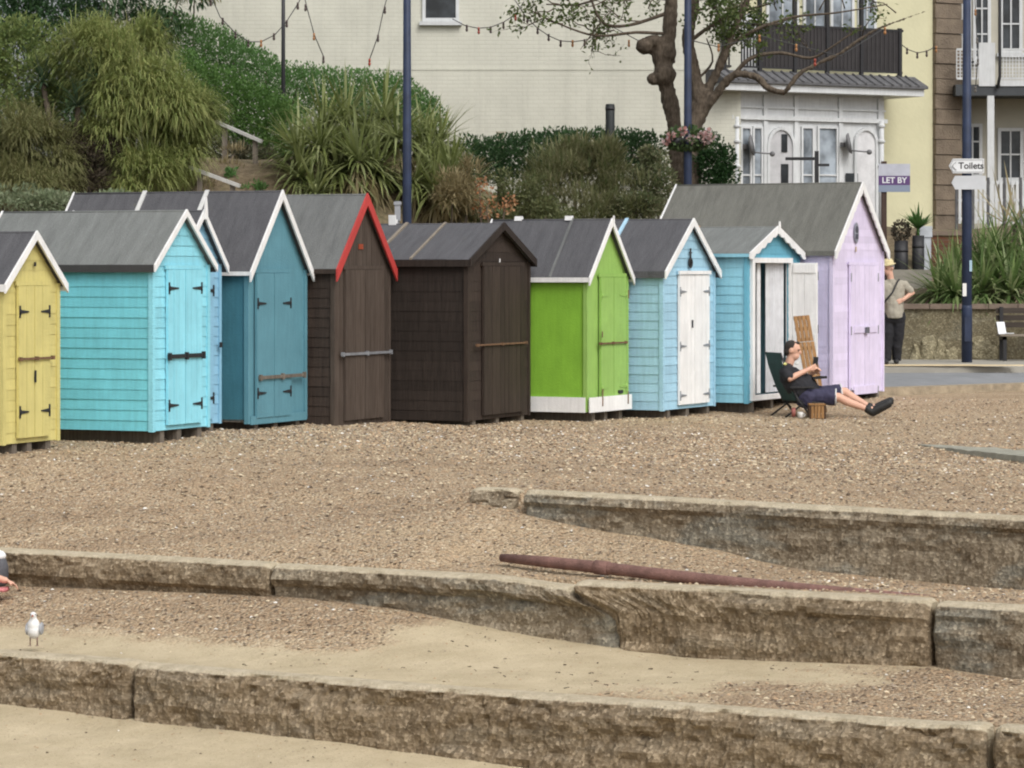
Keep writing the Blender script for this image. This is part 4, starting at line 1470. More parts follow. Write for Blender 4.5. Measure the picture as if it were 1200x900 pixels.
def trees():
    LEAF = leafmat('spring_leaves', [(.06, .10, .025), (.10, .15, .045), (.14, .17, .06), (.08, .11, .035)])
    Y = 61.0

    def Q(px, py, dy=0):
        return P(px, py, Y + dy)
    x = (793 - 600) / F * Y
    root = empty('pollarded_tree', (x, Y, hill(x, Y)))
    tag(root, 'old pollarded tree with a swollen knob on its trunk and sparse young leaves', 'tree')
    mb = MB()
    limb(mb, [V((x + .1, Y, hill(x, Y) - .1)), Q(792, 165), Q(788, 135), Q(781, 100), Q(775, 72), Q(770, 48)], .14, .18, 12)
    limb(mb, [Q(775, 85), Q(783, 55), Q(785, 25), Q(788, -15), Q(790, -60)], .16, .10, 10)
    mb.ball(Q(757, 54, -.05), (.21, .2, .17), 8)
    mb.ball(Q(781, 62, 0), (.2, .2, .3), 8)
    mb.ball(Q(766, 49, -.05), (.19, .2, .14), 8)
    mb.ball(Q(765, 93, -.08), (.13, .12, .12), 6)
    mb.ball(Q(779, 88, -.05), (.23, .22, .25), 8)
    lump(fuse(place_local(mb, root).build('trunk', BARK, root), .03, 2))
    mb, tips = MB(), []
    limb(mb, [Q(784, 40), Q(745, 38, -.2), Q(700, 42, -.3), Q(660, 30, -.4), Q(625, 14, -.5)], .04, .012, 6)
    limb(mb, [Q(783, 15), Q(735, 30, -.2), Q(705, 25, -.3), Q(690, -10, -.4)], .045, .02, 6)
    limb(mb, [Q(705, 25, -.3), Q(690, 45, -.4), Q(680, 58, -.5)], .02, .006, 5)
    limb(mb, [Q(785, 0), Q(730, -10, .3), Q(680, 5, .4), Q(640, 5, .5)], .04, .015, 6)
    for a in ((660, 28), (690, 35), (720, 35), (650, 10), (680, -5), (710, 0), (740, 0), (760, 10), (640, 20), (670, 15), (655, 5), (700, 15), (725, 20), (750, 25), (690, -10), (720, -15), (770, -5)):
        twigs(mb, tips, Q(a[0], a[1], random.uniform(-.6, .5)), V((random.uniform(-1, .4), random.uniform(-.4, .4), random.uniform(-.5, .7))), random.uniform(.5, .9), .016, 2)
    place_local(mb, root).build('branches', BARK, root)
    mb = MB()
    for tp in tips:
        s = ZC - (tp.z - 0) * 0
        for _ in range(3 if tp.z > 6.3 else 1):
            if random.random() < .72:
                leaf(mb, tp + rv() * .12, rv() + V((0, 0, .3)), random.uniform(.06, .12), random.uniform(.04, .075))
    place_local(mb, root).build('crown', LEAF, root)
    Y2 = 60.2

    def Q(px, py, dy=0):
        return P(px, py, Y2 + dy)
    x = (812 - 600) / F * Y2
    root = empty('leaning_tree', (x, Y2, hill(x, Y2)))
    tag(root, 'tree with spreading bare boughs crossing in front of the balcony', 'tree')
    mb = MB()
    limb(mb, [V((x - .05, Y2, hill(x, Y2) - .1)), Q(812, 165), Q(817, 135), Q(826, 105)], .20, .165, 12)
    limb(mb, [Q(822, 125), Q(812, 80), Q(806, 45), Q(812, 10), Q(818, -40)], .155, .1, 10)
    limb(mb, [Q(824, 115), Q(840, 85, -.1), Q(852, 55, -.2), Q(862, 30, -.2), Q(880, -10, -.2)], .1, .055, 9)
    limb(mb, [Q(820, 140), Q(838, 112, -.2), Q(860, 88, -.4), Q(885, 90, -.6), Q(900, 103, -.7), Q(918, 108, -.8), Q(926, 100, -.9), Q(940, 84, -.9), Q(985, 62, -1), Q(1020, 38, -1.1), Q(1060, 22, -1.1), Q(1088, 12, -1.2)], .095, .012, 9)
    lump(fuse(place_local(mb, root).build('trunk', BARK, root), .025, 2))
    mb, tips = MB(), []
    limb(mb, [Q(860, 88, -.4), Q(880, 68, -.5), Q(915, 62, -.5), Q(950, 68, -.6), Q(975, 55, -.8), Q(1010, 30, -.8)], .05, .012, 6)
    limb(mb, [Q(852, 55, -.2), Q(885, 35, -.4), Q(930, 20, -.5), Q(980, 15, -.6), Q(1040, 5, -.7)], .04, .012, 6)
    limb(mb, [Q(815, 95), Q(835, 72, .2), Q(828, 45, .3)], .03, .012, 6)
    limb(mb, [Q(806, 50), Q(850, 20, .2), Q(900, 5, .3)], .05, .02, 6)
    for a in ((870, 20), (900, 30), (930, 20), (960, 12), (990, 10), (1020, 15), (840, 10), (820, 0), (860, -5), (1050, 15), (900, 0), (950, 60), (1010, 45), (890, 10), (825, 20), (835, 30), (850, 10), (870, 0), (815, 15), (845, 25), (880, 30), (910, 12)):
        twigs(mb, tips, Q(a[0], a[1], random.uniform(-.8, .4)), V((random.uniform(-.4, 1), random.uniform(-.4, .4), random.uniform(-.3, .7))), random.uniform(.5, .9), .015, 2)
    place_local(mb, root).build('branches', BARK, root)
    mb = MB()
    for tp in tips:
        px = 600 + F * tp.x / tp.y
        dens = 1.0 if px < 900 else .18
        for _ in range(6):
            if random.random() < dens:
                leaf(mb, tp + rv() * .14, rv() + V((0, 0, .3)), random.uniform(.06, .12), random.uniform(.04, .075))
    place_local(mb, root).build('crown', LEAF, root)


# ------------------------------------------------------------------ houses behind
CREAM = brickmat('cream_painted_brick', rgb(203, 202, 189), rgb(200, 199, 186), rgb(196, 195, 182), .23, .085, bd=.002)
RENDER = plain('pale_yellow_render', rgb(198, 194, 162), .9, .06, 1.2, .006)
TRIM = paint('house_white_trim', (.60, .615, .62, 1), .2)
PANE = glass('window_glass')
PALEPANE = glass('pale_window_glass', (.22, .25, .28, 1))
STONE = brickmat('brown_stone_blocks', rgb(126, 114, 98), rgb(112, 100, 86), rgb(84, 76, 66), .62, .30, .95, .02, .03)
SLATE = plain('dark_slate', rgb(92, 92, 94), .85, .25, 8, .01)


def window(parent, M, x0, x1, z0, z1, bars=(1, 1), frame=.06, y=0.0, pane=None, sill=True, fm=None, name='window'):
    """window on a wall plane (local y=0, outside is -y)"""
    fm = fm or TRIM
    mb = MB()
    mb.box(x0, x1, y - .05, y, z1 - frame, z1, 0, M)
    mb.box(x0, x1, y - .05, y, z0, z0 + frame, 0, M)
    mb.box(x0, x0 + frame, y - .05, y, z0 + frame, z1 - frame, 0, M)
    mb.box(x1 - frame, x1, y - .05, y, z0 + frame, z1 - frame, 0, M)
    for i in range(1, bars[0]):
        c = lerp(x0, x1, i / bars[0])
        mb.box(c - .018, c + .018, y - .04, y - .012, z0 + frame, z1 - frame, 0, M)
    for i in range(1, bars[1]):
        c = lerp(z0, z1, i / bars[1])
        mb.box(x0 + frame, x1 - frame, y - .038, y - .014, c - .018, c + .018, 0, M)
    wdw = mb.build(name, fm, parent)
    mb = MB()
    mb.box(x0 + frame, x1 - frame, y - .01, y - .002, z0 + frame, z1 - frame, 0, M)
    mb.build('pane', pane or PANE, wdw)
    if sill:
        mb = MB()
        mb.box(x0 - .06, x1 + .06, y - .12, y - .002, z0 - .09, z0 - .004, 0, M)
        mb.build('sill', fm, wdw)
    return wdw


def houses():
    # ---- long cream painted brick house, its wall parallel to the picture
    Y = 66.0
    x0, x1 = (120 - 600) / F * Y, (868 - 600) / F * Y
    root = empty('brick_house', ((x0 + x1) / 2, Y + 4, 2.0))
    tag(root, 'long house with blank cream painted brick wall and one small window', 'house')
    T = Matrix.Translation(-root.location)
    mb = MB()
    mb.box(x0, x1, Y, Y + 9, 1.5, 10.2, 0, T)
    mb.build('wall', CREAM, root)
    mb = MB()
    mb.prism([(Y - .3, 10.2), (Y + 4.5, 13.2), (Y + 9.3, 10.2)], 'x', x0 - .2, x1 + .1, 0, T)
    mb.build('roof', SLATE, root)
    a, b = P(495, 0, Y), P(538, 0, Y)
    window(root, T @ Matrix.Translation((0, Y, 0)), a.x, b.x, P(0, 25, Y).z, P(0, -55, Y).z, (1, 2), .07)
    mb = MB()
    z = P(0, 81, Y).z
    mb.box(x0, x1, Y - .012, Y - .001, z - .02, z + .02, 0, T)
    mb.build('string_course', CREAM, root)
    # ---- rendered house with the white bay and the balcony
    O = V(((838 - 600) / F * 67.0, 67.0, 0))
    d = V((cos(R(30)), sin(R(30)), 0))
    root = empty('bay_house', O + d * 3 + V((-1, 4, 2.7)))
    tag(root, 'pale yellow house with white arched bay front and dark balcony above it', 'house')
    base = Matrix.Translation(-root.location) @ Matrix.Translation(O) @ Matrix.Rotation(R(30), 4, 'Z')
    nrm = V((d.y, -d.x, 0))

    def fx(px, out=0.0):
        o = O + nrm * out
        k = (px - 600) / F
        return (k * o.y - o.x) / (d.x - k * d.y)

    def fz(px, py, out=0.0):
        t = fx(px, out)
        y = (O + nrm * out + d * t).y
        return ZC - (py - HY) / F * y
    xe = fx(1093)
    mb = MB()
    mb.box(-.1, xe, 0, 8, 1.8, 10.5, 0, base)
    mb.build('wall', RENDER, root)
    mb = MB()
    mb.prism([(-.4, 10.5), (4, 13), (8.4, 10.5)], 'x', -.3, xe + .9, 0, base)
    mb.build('roof', SLATE, root)
    xq = fx(1124)
    mb = MB()
    z = 1.8
    i = 0
    while z < 10.4:
        e = .0 if i % 2 else .03
        mb.box(xe + .002, xq + e * .4, -.10 - e, 7.9, z, z + .33, 0, base)
        z += .345
        i += 1
    mb.build('stone_pier', plain('brown_pier_stone', rgb(118, 106, 92), .95, .25, 3, .03), root)
    # bay
    D = .95
    b0, b1 = fx(858, D), fx(1036, D)
    zs = fz(940, 110, D)
    bay = MB()
    bay.box(b0, b1, -D, -.002, 2.0, zs, 0, base)
    bay_o = bay.build('bay', TRIM, root)
    mb = MB()
    for px in (862, 896, 932, 984, 1030):
        c = fx(px, D)
        mb.box(c - .05, c + .05, -D - .05, -D - .002, 2.3, zs - .05, 0, base)
    zz = fz(930, 139, D)
    mb.box(b0 - .04, b1 + .04, -D - .08, -D - .002, zz - .05, zz + .04, 0, base)
    mb.box(b0 - .02, b1 + .02, -D - .04, -D - .001, fz(930, 128, D), fz(930, 126, D), 0, base)
    for px in (1030, 861):
        c = fx(px, D)
        mb.tube([(c, -D - .09, 2.4), (c, -D - .09, zz)], .055, 10, 0, True, base)
        for py in (166, 148, 195):
            q = fz(px, py, D)
            mb.tube([(c, -D - .09, q - .05), (c, -D - .09, q), (c, -D - .09, q + .05)], [.055, .095, .055], 10, 0, True, base)
    mb.build('moulding', TRIM, bay_o)
    Mb = base @ Matrix.Translation((0, -D, 0))
    for p0, p1 in ((867, 880), (881, 893), (938, 953), (957, 981)):
        window(bay_o, Mb, fx(p0, D), fx(p1, D), fz(p0, 262, D), fz(p0, 148, D), (1, 2), .045, pane=PALEPANE, sill=False)

    def arch(p0, p1, ptop, pspr, pbot, pm, nm):
        xa, xb = fx(p0, D), fx(p1, D)
        zt, zsp, zb = fz(p0, ptop, D), fz(p0, pspr, D), fz(p0, pbot, D)
        N = 14
        inn = [(xb, zb)] + [(lerp(xb, xa, .5 - .5 * cos(pi * i / N)), zsp + (zt - zsp) * sin(pi * i / N)) for i in range(N + 1)] + [(xa, zb)]
        mb = MB()
        mb.prism(inn[::-1], 'y', -.03, -.012, 0, Mb)
        o = mb.build(nm, pm, bay_o)
        mb = MB()
        pts = [(p[0], -.035, p[1]) for p in inn]
        for a, b in zip(pts, pts[1:]):
            mb.beam(a, b, .07, .07, 0, V((0, 1, 0)), Mb)
        mb.build('arch_frame', TRIM, o)
        return o, xa, xb, zb, zt
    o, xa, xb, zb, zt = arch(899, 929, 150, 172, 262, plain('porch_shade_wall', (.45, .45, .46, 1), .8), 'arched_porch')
    mb = MB()
    mb.box(lerp(xa, xb, .5), lerp(xa, xb, .78), -.05, -.031, zb, fz(905, 192, D), 0, Mb)
    mb.box(lerp(xa, xb, .52), lerp(xa, xb, .74), -.05, -.031, fz(905, 178, D), fz(905, 157, D), 0, Mb)
    mb.build('door_glass', PANE, o)
    arch(1001, 1026, 151, 168, 262, plain('niche_white', (.60, .60, .61, 1), .8), 'arched_niche')
    mb = MB()
    mb.box(fx(990, D), fx(1004, D), -.045, -.031, fz(990, 215, D), fz(990, 203, D), 0, Mb)
    mb.build('letter_box', PANE, bay_o)
    # cornice: slate skirt roof and white fascia
    c0, c1 = fx(838, D), fx(1070, D)
    mb = MB()
    mb.prism([(-D - .55, zs + .16), (-D - .55, zs + .22), (-D - .05, zs + .46), (-.01, zs + .46), (-.01, zs + .16)], 'x', c0 - .1, c1, 0, base)
    for i in range(int((c1 - c0) / .24)):
        xx = c0 + i * .24
        mb.tube([(xx, -D - .56, zs + .225), (xx, -D - .06, zs + .465)], .03, 6, 0, True, base)
    mb.build('skirt_roof', SLATE, root)
    mb = MB()
    mb.box(c0 - .05, c1 - .06, -D - .48, -.01, zs + .002, zs + .155, 0, base)
    mb.build('cornice', TRIM, root)
    # balcony
    f0, f1 = fx(846, D), fx(1056, D)
    zr0, zr1 = zs + .46, fz(950, 30, D)
    bal = MB()
    bal.box(f0, f1, -D - .06, -D - .02, zr1 - .05, zr1, 0, base)
    bal.box(f0, f1, -D - .06, -D - .02, zr0 + .06, zr0 + .10, 0, base)
    xs = fx(889, D)
    n = 12
    for i in range(n + 1):
        c = lerp(f0, xs, i / n)
        bal.box(c - .014, c + .014, -D - .05, -D - .025, zr0 + .1, zr1 - .05, 0, base)
    for c in (f0, f1):
        bal.box(c - .03, c + .03, -D - .05, -.01, zr1 - .05, zr1, 0, base)
    bal_o = bal.build('balcony_railing', BLACKIRON, root)
    pp = [889, 930, 968, 1008, 1053]
    for px in pp + [847]:
        mb = MB()
        c = fx(px, D)
        mb.box(c - .04, c + .04, -D - .08, -D - .0, zs + .44, 9.6 if px not in (847, 1053) else zr1 + .03, 0, base)
        mb.build('balcony_post', BLACKIRON, bal_o)
    SCR = plain('dark_balcony_screen', (.026, .023, .024, 1), .7, .3, 3)
    for p0, p1 in zip(pp, pp[1:]):
        mb = MB()
        mb.box(fx(p0, D) + .04, fx(p1, D) - .04, -D - .045, -D - .035, zr0 + .1, zr1 - .05, 0, base)
        mb.build('screen_panel', SCR, bal_o)
        mb = MB()
        a_, b_ = fx(p0, D) + .05, fx(p1, D) - .05
        for k in range(1, 8):
            c = lerp(a_, b_, k / 8)
            mb.box(c - .011, c + .011, -D - .062, -D - .046, zr0 + .1, zr1 - .05, 0, base)
        mb.build('baluster_row', plain('dull_black_iron', (.045, .042, .042, 1), .7), bal_o)
    for p0, p1 in ((897, 935), (940, 968), (972, 1000), (1004, 1026)):
        window(root, base, fx(p0), fx(p1), fz(900, 60), fz(900, -90), (2, 1), .07, pane=PALEPANE, sill=False)
    mb = MB()
    mb.box(fx(848), fx(892), -.012, -.002, fz(860, 110), fz(860, 15), 0, base)
    mb.build('white_panel', TRIM, root)
    # lamps on the bay
    for px, py in ((871, 172), (985, 170)):
        t = fx(px, D)
        c = V((t, -D, fz(px, py, D)))
        o = MB()
        o.box(c.x - .05, c.x + .05, c.y - .12, c.y - .002, c.z - .05, c.z + .05, 0, base)
        N = 14
        Md = base @ Matrix.Translation((c.x + .05, c.y - .2, c.z + .02)) @ Matrix.Rotation(R(-42), 4, 'Z') @ Matrix.Rotation(R(80), 4, 'Y')
        o.tube([(0, 0, -.03), (0, 0, 0), (0, 0, .05)], [.06, .20, .24], N, 0, True, Md)
        w1 = base @ V((c.x + .06, c.y - .2, c.z - .12))
        w2 = base @ V((c.x + .45, c.y - .45, c.z - .16))
        o.tube([w1, w2], .018, 6)
        o.ball(w2, .06, 6)
        dish = o.build('wall_dish', plain('dark_grey_dish', (.16, .16, .165, 1), .6), bay_o)
    # ---- white house on the far right
    Yw = 71.0
    x0, x1 = (1119 - 600) / F * Yw, (1420 - 600) / F * Yw
    root = empty('veranda_house', ((x0 + x1) / 2, Yw + 4, 2.7))
    tag(root, 'white house with veranda posts and latticed balcony at the right edge', 'house')
    T = Matrix.Translation(-root.location)
    W = T @ Matrix.Translation((0, Yw, 0))

    def hx(px, y=Yw):
        return (px - 600) / F * y

    def hz_(py, y=Yw):
        return ZC - (py - HY) / F * y
    mb = MB()
    mb.box(x0, x1, Yw, Yw + 8, 1.8, 10.5, 0, T)
    mb.build('wall', plain('grey_cream_render', rgb(178, 174, 160), .9, .08, 1.5), root)
    mb = MB()
    mb.prism([(Yw - .4, 10.5), (Yw + 4, 13), (Yw + 8.4, 10.5)], 'x', x0, x1 + .3, 0, T)
    mb.build('roof', SLATE, root)
    for a, b, c, e, br in ((1126, 1138, 70, -20, (1, 3)), (1140, 1161, 70, -20, (2, 3)), (1171, 1198, 62, -40, (2, 3)), (1204, 1230, 62, -40, (2, 3)), (1128, 1151, 208, 145, (2, 3)), (1169, 1199, 212, 150, (2, 2)), (1212, 1240, 212, 150, (2, 2))):
        window(root, W, hx(a), hx(b), hz_(c), hz_(e), br, .075)
    yb_ = Yw - 1.3
    mb = MB()
    mb.box(hx(1120, yb_), hx(1420, yb_), yb_, Yw - .01, hz_(112, yb_), hz_(99, yb_), 0, T)
    bal = mb.build('balcony_floor', plain('dark_balcony_edge', (.05, .055, .06, 1), .6), root)
    mb = MB()
    mb.box(hx(1172, yb_), hx(1420, yb_), yb_ - .03, yb_ - .003, hz_(101, yb_), hz_(94, yb_), 0, T)
    mb.build('balcony_fascia', TRIM, bal)
    mb = MB()
    za_, zb_ = hz_(92, yb_), hz_(58, yb_)
    for px0, px1 in ((1121, 1146), (1172, 1260)):
        a, b = hx(px0, yb_), hx(px1, yb_)
        for z in (za_, zb_):
            mb.box(a, b, yb_ - .03, yb_ + .0, z - .025, z + .025, 0, T)
        n = int((b - a) / .07)
        for i in range(n + 1):
            c = lerp(a, b, i / n)
            mb.box(c - .011, c + .011, yb_ - .025, yb_ - .005, za_, zb_, 0, T)
        n = int((zb_ - za_) / .08)
        for i in range(n):
            z = lerp(za_, zb_, i / n)
            mb.box(a, b, yb_ - .028, yb_ - .022, z - .009, z + .009, 0, T)
    mb.build('lattice_railing', TRIM, bal)
    mb = MB()
    mb.box(hx(1147, yb_), hx(1166, yb_), yb_ - .03, yb_, hz_(101, yb_), hz_(50, yb_), 0, T)
    mb.build('solid_panel', TRIM, bal)
    for px in (1161, 1262):
        mb = MB()
        mb.box(hx(px - 4, yb_), hx(px + 4, yb_), yb_ - .02, yb_ + .1, 2.4, hz_(112, yb_) - .003, 0, T)
        mb.build('veranda_post', TRIM, root)
    mb = MB()
    mb.tube([(hx(1168, yb_), yb_ - .08, hz_(104, yb_)), (hx(1171, yb_), yb_ - .08, hz_(90, yb_)), (hx(1171, yb_), yb_ - .08, 10.4)], .035, 8, 0, True, T)
    mb.tube([(hx(1123), Yw - .06, 2.0), (hx(1123), Yw - .06, 10.4)], .05, 8, 0, True, T)
    mb.build('drain_pipe', BLACKIRON, root)
    # picket fence in front of it
    yf = 63.0
    root = empty('picket_fence', (hx(1165, yf), yf, 2.5))
    tag(root, 'white panelled garden fence in front of the veranda house', 'fence')
    T = Matrix.Translation(-root.location)
    for a, b in ((1122, 1139), (1141, 1157), (1159, 1176), (1178, 1195), (1197, 1225)):
        mb = MB()
        xa, xb = hx(a, yf), hx(b, yf)
        zb_, zt_ = hz_(262, yf), hz_(212, yf)
        n = max(3, int((xb - xa) / .075))
        for i in range(n):
            c = lerp(xa, xb, (i + .5) / n)
            mb.box(c - .028, c + .028, yf - .02, yf, zb_, zt_, 0, T)
        for z in (lerp(zb_, zt_, .12), lerp(zb_, zt_, .55), lerp(zb_, zt_, .97)):
            mb.box(xa, xb, yf + .002, yf + .03, z - .03, z + .03, 0, T)
        mb.build('fence_panel', TRIM, root)
    mb = MB()
    for px in (1121, 1140, 1158, 1177, 1196):
        mb.box(hx(px, yf) - .025, hx(px, yf) + .025, yf - .03, yf + .05, hz_(290, yf), hz_(208, yf), 0, T)
    mb.build('fence_post', SLATE, root)


# ------------------------------------------------------------------ street furniture
def column(px, Y, zg, top_z, label, r=.085, name='lamp_post'):
    x = (px - 600) / F * Y
    root = empty(name, (x, Y, zg))
    tag(root, label, 'lamp post', 'navy lamp posts along the promenade')
    h = top_z - zg
    mb = MB()
    mb.tube([(0, 0, -.1), (0, 0, h * .4), (0, 0, h)], [r, r * .96, r * .7], 16)
    mb.build('column', NAVY, root)
    mb = MB()
    mb.tube([(0, 0, -.08), (0, 0, .9), (0, 0, .95)], [r * 1.04, r * 1.04, r * .98], 16)
    mb.box(-.05, .05, -r * 1.12 - .006, -r * .8, .35, .75)
    mb.build('base_sleeve', NAVY, root)
    mb = MB()
    mb.tube([(0, 0, h - .1), (.15, 0, h + .25), (.6, 0, h + .4), (1.0, 0, h + .35)], [.04, .035, .03, .03], 8)
    arm = mb.build('arm', NAVY, root)
    mb = MB()
    mb.tube([(1.0, 0, h + .35), (1.0, 0, h + .28), (1.0, 0, h + .12)], [.05, .14, .22], 12)
    mb.build('lantern', plain('lantern_grey', (.3, .3, .3, 1), .4), arm)
    return root


def street():
    column(477, 49.4, .36, 8.2, 'navy lamp post rising between the cordylines behind the brown huts', .075)
    mb = MB()
    x = (466 - 600) / F * 48.9
    o = empty('control_box', (x, 48.9, .30))
    tag(o, 'small grey control box on a post left of the first navy lamp post', 'box')
    mb.box(-.045, .045, -.05, .05, P(0, 258, 48.9).z - .31, P(0, 236, 48.9).z - .30)
    mb.box(-.06, .06, -.065, .065, P(0, 240, 48.9).z - .30, P(0, 236.5, 48.9).z - .30)
    mb.build('cabinet', plain('grey_box', (.28, .29, .31, 1), .6), o)
    mb = MB()
    mb.tube([(0, 0, -.05), (0, 0, P(0, 258, 48.9).z - .31)], .03, 8)
    mb.build('post', GREYIRON, o)
    r2 = column(806, 54.0, .9, 8.6, 'navy lamp post carrying the hanging flower basket in front of the trees', .075)
    # hanging basket
    b = P(806, 163, 54.0)
    root = empty('hanging_basket', b - V((0, 0, .15)))
    tag(root, 'flower basket with pink blooms and trailing green on the middle lamp post', 'flower basket')
    for s in (-1, 1):
        mb = MB()
        c = V((s * .2, -.02, .12))
        mb.tube([(c.x, c.y, -.02), (c.x, c.y, .05), (c.x, c.y, .16)], [.06, .16, .2], 12)
        mb.build('basket', BLACKIRON, root)
    GM = leafmat('basket_leaves', [(.04, .08, .025), (.07, .12, .04), (.10, .15, .06)])
    PM = leafmat('basket_petals', [(.45, .12, .12), (.5, .2, .16), (.65, .5, .5), (.7, .68, .66)])
    mb, m2 = MB(), MB()
    for _ in range(700):
        u = rv()
        p = V((u.x * .46, u.y * .28, .18 + u.z * .2 - abs(u.x) * .04)) * random.uniform(.6, 1)
        leaf(mb, p, u + rv() * .6, .08, .055)
    for sx, sz in ((.22, .2), (.34, .26), (.42, .16), (.30, .12), (-.3, .2), (-.4, .12), (-.1, .28), (.05, .14)):
        m2 = MB()
        c = V((sx, -.2, sz))
        for _ in range(26):
            u = rv()
            leaf(m2, c + u * .03, u, .075, .07)
        m2.build('bloom', PM, root)
    mb.build('foliage', GM, root)
    r3 = column(1133, 50.7, .40, 7.2, 'navy lamp post on the pavement carrying two finger signs', .085)
    # finger signs
    Yp = 50.7 - .10
    WS = plain('sign_white', (.72, .74, .75, 1), .5, .05, 3, 0)
    GS = plain('sign_grey_back', (.52, .54, .56, 1), .5, .08, 3, 0)
    BK = plain('sign_black', (.02, .02, .02, 1), .5, .1, 3, 0)
    for x0, x1, y0, y1, mt, lab, txt in ((1112, 1153, 186, 203, WS, 'white finger sign reading Toilets pointing left', 'Toilets'), (1115, 1155, 206, 222, GS, 'blank pale grey finger sign below the Toilets sign', None)):
        c = P((x0 + x1) / 2, (y0 + y1) / 2, Yp)
        root = empty('finger_sign', c)
        tag(root, lab, 'sign')
        hw, hh = (x1 - x0) / 2 / F * Yp, (y1 - y0) / 2 / F * Yp
        mb = MB()
        mb.prism([(-hw, 0), (-hw + hh * .55, -hh), (hw, -hh), (hw, hh), (-hw + hh * .55, hh)], 'y', -.012, .012)
        mb.build('sign_plate', mt, root)
        mb = MB()
        # black border line
        if txt:
            q = [(-hw + .02, 0), (-hw + hh * .55, -hh + .02), (hw - .02, -hh + .02), (hw - .02, hh - .02), (-hw + hh * .55, hh - .02)]
            for a, b in zip(q, q[1:] + q[:1]):
                mb.beam((a[0], -.0145, a[1]), (b[0], -.0145, b[1]), .004, .008, 0, V((0, 1, 0)))
            for a, b in (((-hw + .05, 0), (-hw + .12, .07)), ((-hw + .05, 0), (-hw + .12, -.07))):
                mb.beam((a[0], -.0148, a[1]), (b[0], -.0148, b[1]), .004, .026, 0, V((0, 1, 0)))
            mb.build('border', BK, root)
            text('lettering', txt, .15, root, Matrix.Translation((.075, -.0135, .0)) @ Matrix.Rotation(pi / 2, 4, 'X'), BK)
        mb = MB()
        for z in (-hh * .5, hh * .5):
            mb.tube([(0, .0125, z), (0, .03, z)], .012, 6)
        mb.build('bracket', GREYIRON, root)
    for x0, x1, y0, y1, c, lab in ((1128, 1132.5, 332, 347, (.75, .75, .72, 1), 'small white sticker on the signpost'), (1136, 1139, 305, 318, (.35, .5, .6, 1), 'pale blue sticker high on the signpost')):
        mb = MB()
        Yy = 50.7 - .078
        a, b = P(x0, y1, Yy), P(x1, y0, Yy)
        mb.box(a.x, b.x, Yy - .012, Yy - .004, a.z, b.z)
        tag(mb.build('sticker', plain('sticker_' + str(int(x0)), c, .6, .05), None, (a.x, Yy, a.z)), lab, 'sticker')
    # thin pole with lights, bollard, marker
    mb = MB()
    a = P(332, 125, 61.2)
    mb.tube([(a.x, a.y, hill(a.x, a.y) - .1), (a.x, a.y, 9.0)], [.045, .035], 10)
    tag(mb.build('light_pole', plain('dark_grey_pole', (.035, .035, .04, 1), .5), None, (a.x, a.y, hill(a.x, a.y))), 'thin dark pole holding light strings before the cream wall', 'pole')
    a = P(715, 140, 60.0)
    r = empty('bollard', (a.x, a.y, hill(a.x, a.y)))
    tag(r, 'black round bollard standing in the hedge against the cream wall', 'bollard')
    mb = MB()
    zt = P(0, 122, 60).z - r.location.z
    mb.tube([(0, 0, -.1), (0, 0, zt - .02), (0, 0, zt)], [.092, .092, .08], 14)
    mb.build('shaft', plain('black_green_paint', (.02, .024, .024, 1), .6), r)
    mb = MB()
    mb.tube([(0, 0, zt - .12), (0, 0, zt - .06)], .097, 14)
    mb.build('band', BLACKIRON, r)
    a = P(587, 165, 62.0)
    mb = MB()
    mb.box(a.x - .08, a.x + .08, 61.95, 62.1, hill(a.x, 62) - .1, P(0, 156, 62).z)
    mb.box(a.x - .1, a.x + .1, 61.93, 62.12, P(0, 156, 62).z + .002, P(0, 154, 62).z)
    tag(mb.build('stone_post', plain('pale_post_stone', rgb(178, 170, 150), .9), None, (a.x, 62, hill(a.x, 62))), 'short pale stone post at the foot of the cream wall', 'post')
    # let board
    Yl = 58.0
    c = P(1048, 210, Yl)
    root = empty('letting_board', (c.x, Yl, hill(c.x, Yl)))
    tag(root, 'estate agent board reading LET BY on a purple band', 'sign')
    z0 = root.location.z
    hw = 18.5 / F * Yl
    za_, zb_, zc_, zd_ = [P(0, q, Yl).z - z0 for q in (225, 217, 206, 192)]
    mb = MB()
    mb.box(-hw, hw, -.012, .012, za_, zb_)
    mb.build('lower_band', plain('board_grey_blue', (.22, .26, .34, 1), .5, .05), root)
    mb = MB()
    mb.box(-hw, hw, -.012, .012, zb_ + .001, zc_)
    pb = mb.build('purple_band', plain('board_purple', (.10, .05, .16, 1), .5, .05), root)
    text('lettering', 'LET BY', .155, pb, Matrix.Translation((0, -.0135, (zb_ + zc_) / 2)) @ Matrix.Rotation(pi / 2, 4, 'X'), WS)
    mb = MB()
    mb.box(-hw, hw, -.012, .012, zc_ + .001, zd_)
    mb.build('upper_band', plain('board_pale', (.45, .46, .52, 1), .5, .08), root)
    mb = MB()
    mb.box(-.24, -.14, .013, .09, -.15, zd_ + .05)
    mb.build('post', wood('board_post', rgb(62, 48, 44), rgb(84, 68, 60)), root)
    # black post with crossbar before the bay
    Yg = 61.0
    c = P(957, 200, Yg)
    root = empty('sign_gallows', (c.x, Yg, hill(c.x, Yg)))
    tag(root, 'black post with a crossbar standing before the white bay', 'post')
    z0 = root.location.z
    mb = MB()
    mb.box(-.04, .04, -.04, .04, -.15, P(0, 177, Yg).z - z0)
    mb.build('upright', BLACKIRON, root)
    mb = MB()
    zz = P(0, 186, Yg).z - z0
    mb.box(-.62, -.041, -.025, .025, zz - .03, zz + .03)
    mb.box(.041, .25, -.025, .025, zz - .15, zz - .1)
    mb.build('crossbar', BLACKIRON, root)
    mb = MB()
    mb.prism([(-.08 + .11 * cos(q), zz + .35 + .19 * sin(q)) for q in [2 * pi * j / 14 for j in range(14)]], 'y', -.06, -.045)
    # stone planter wall
    Yw = 52.3
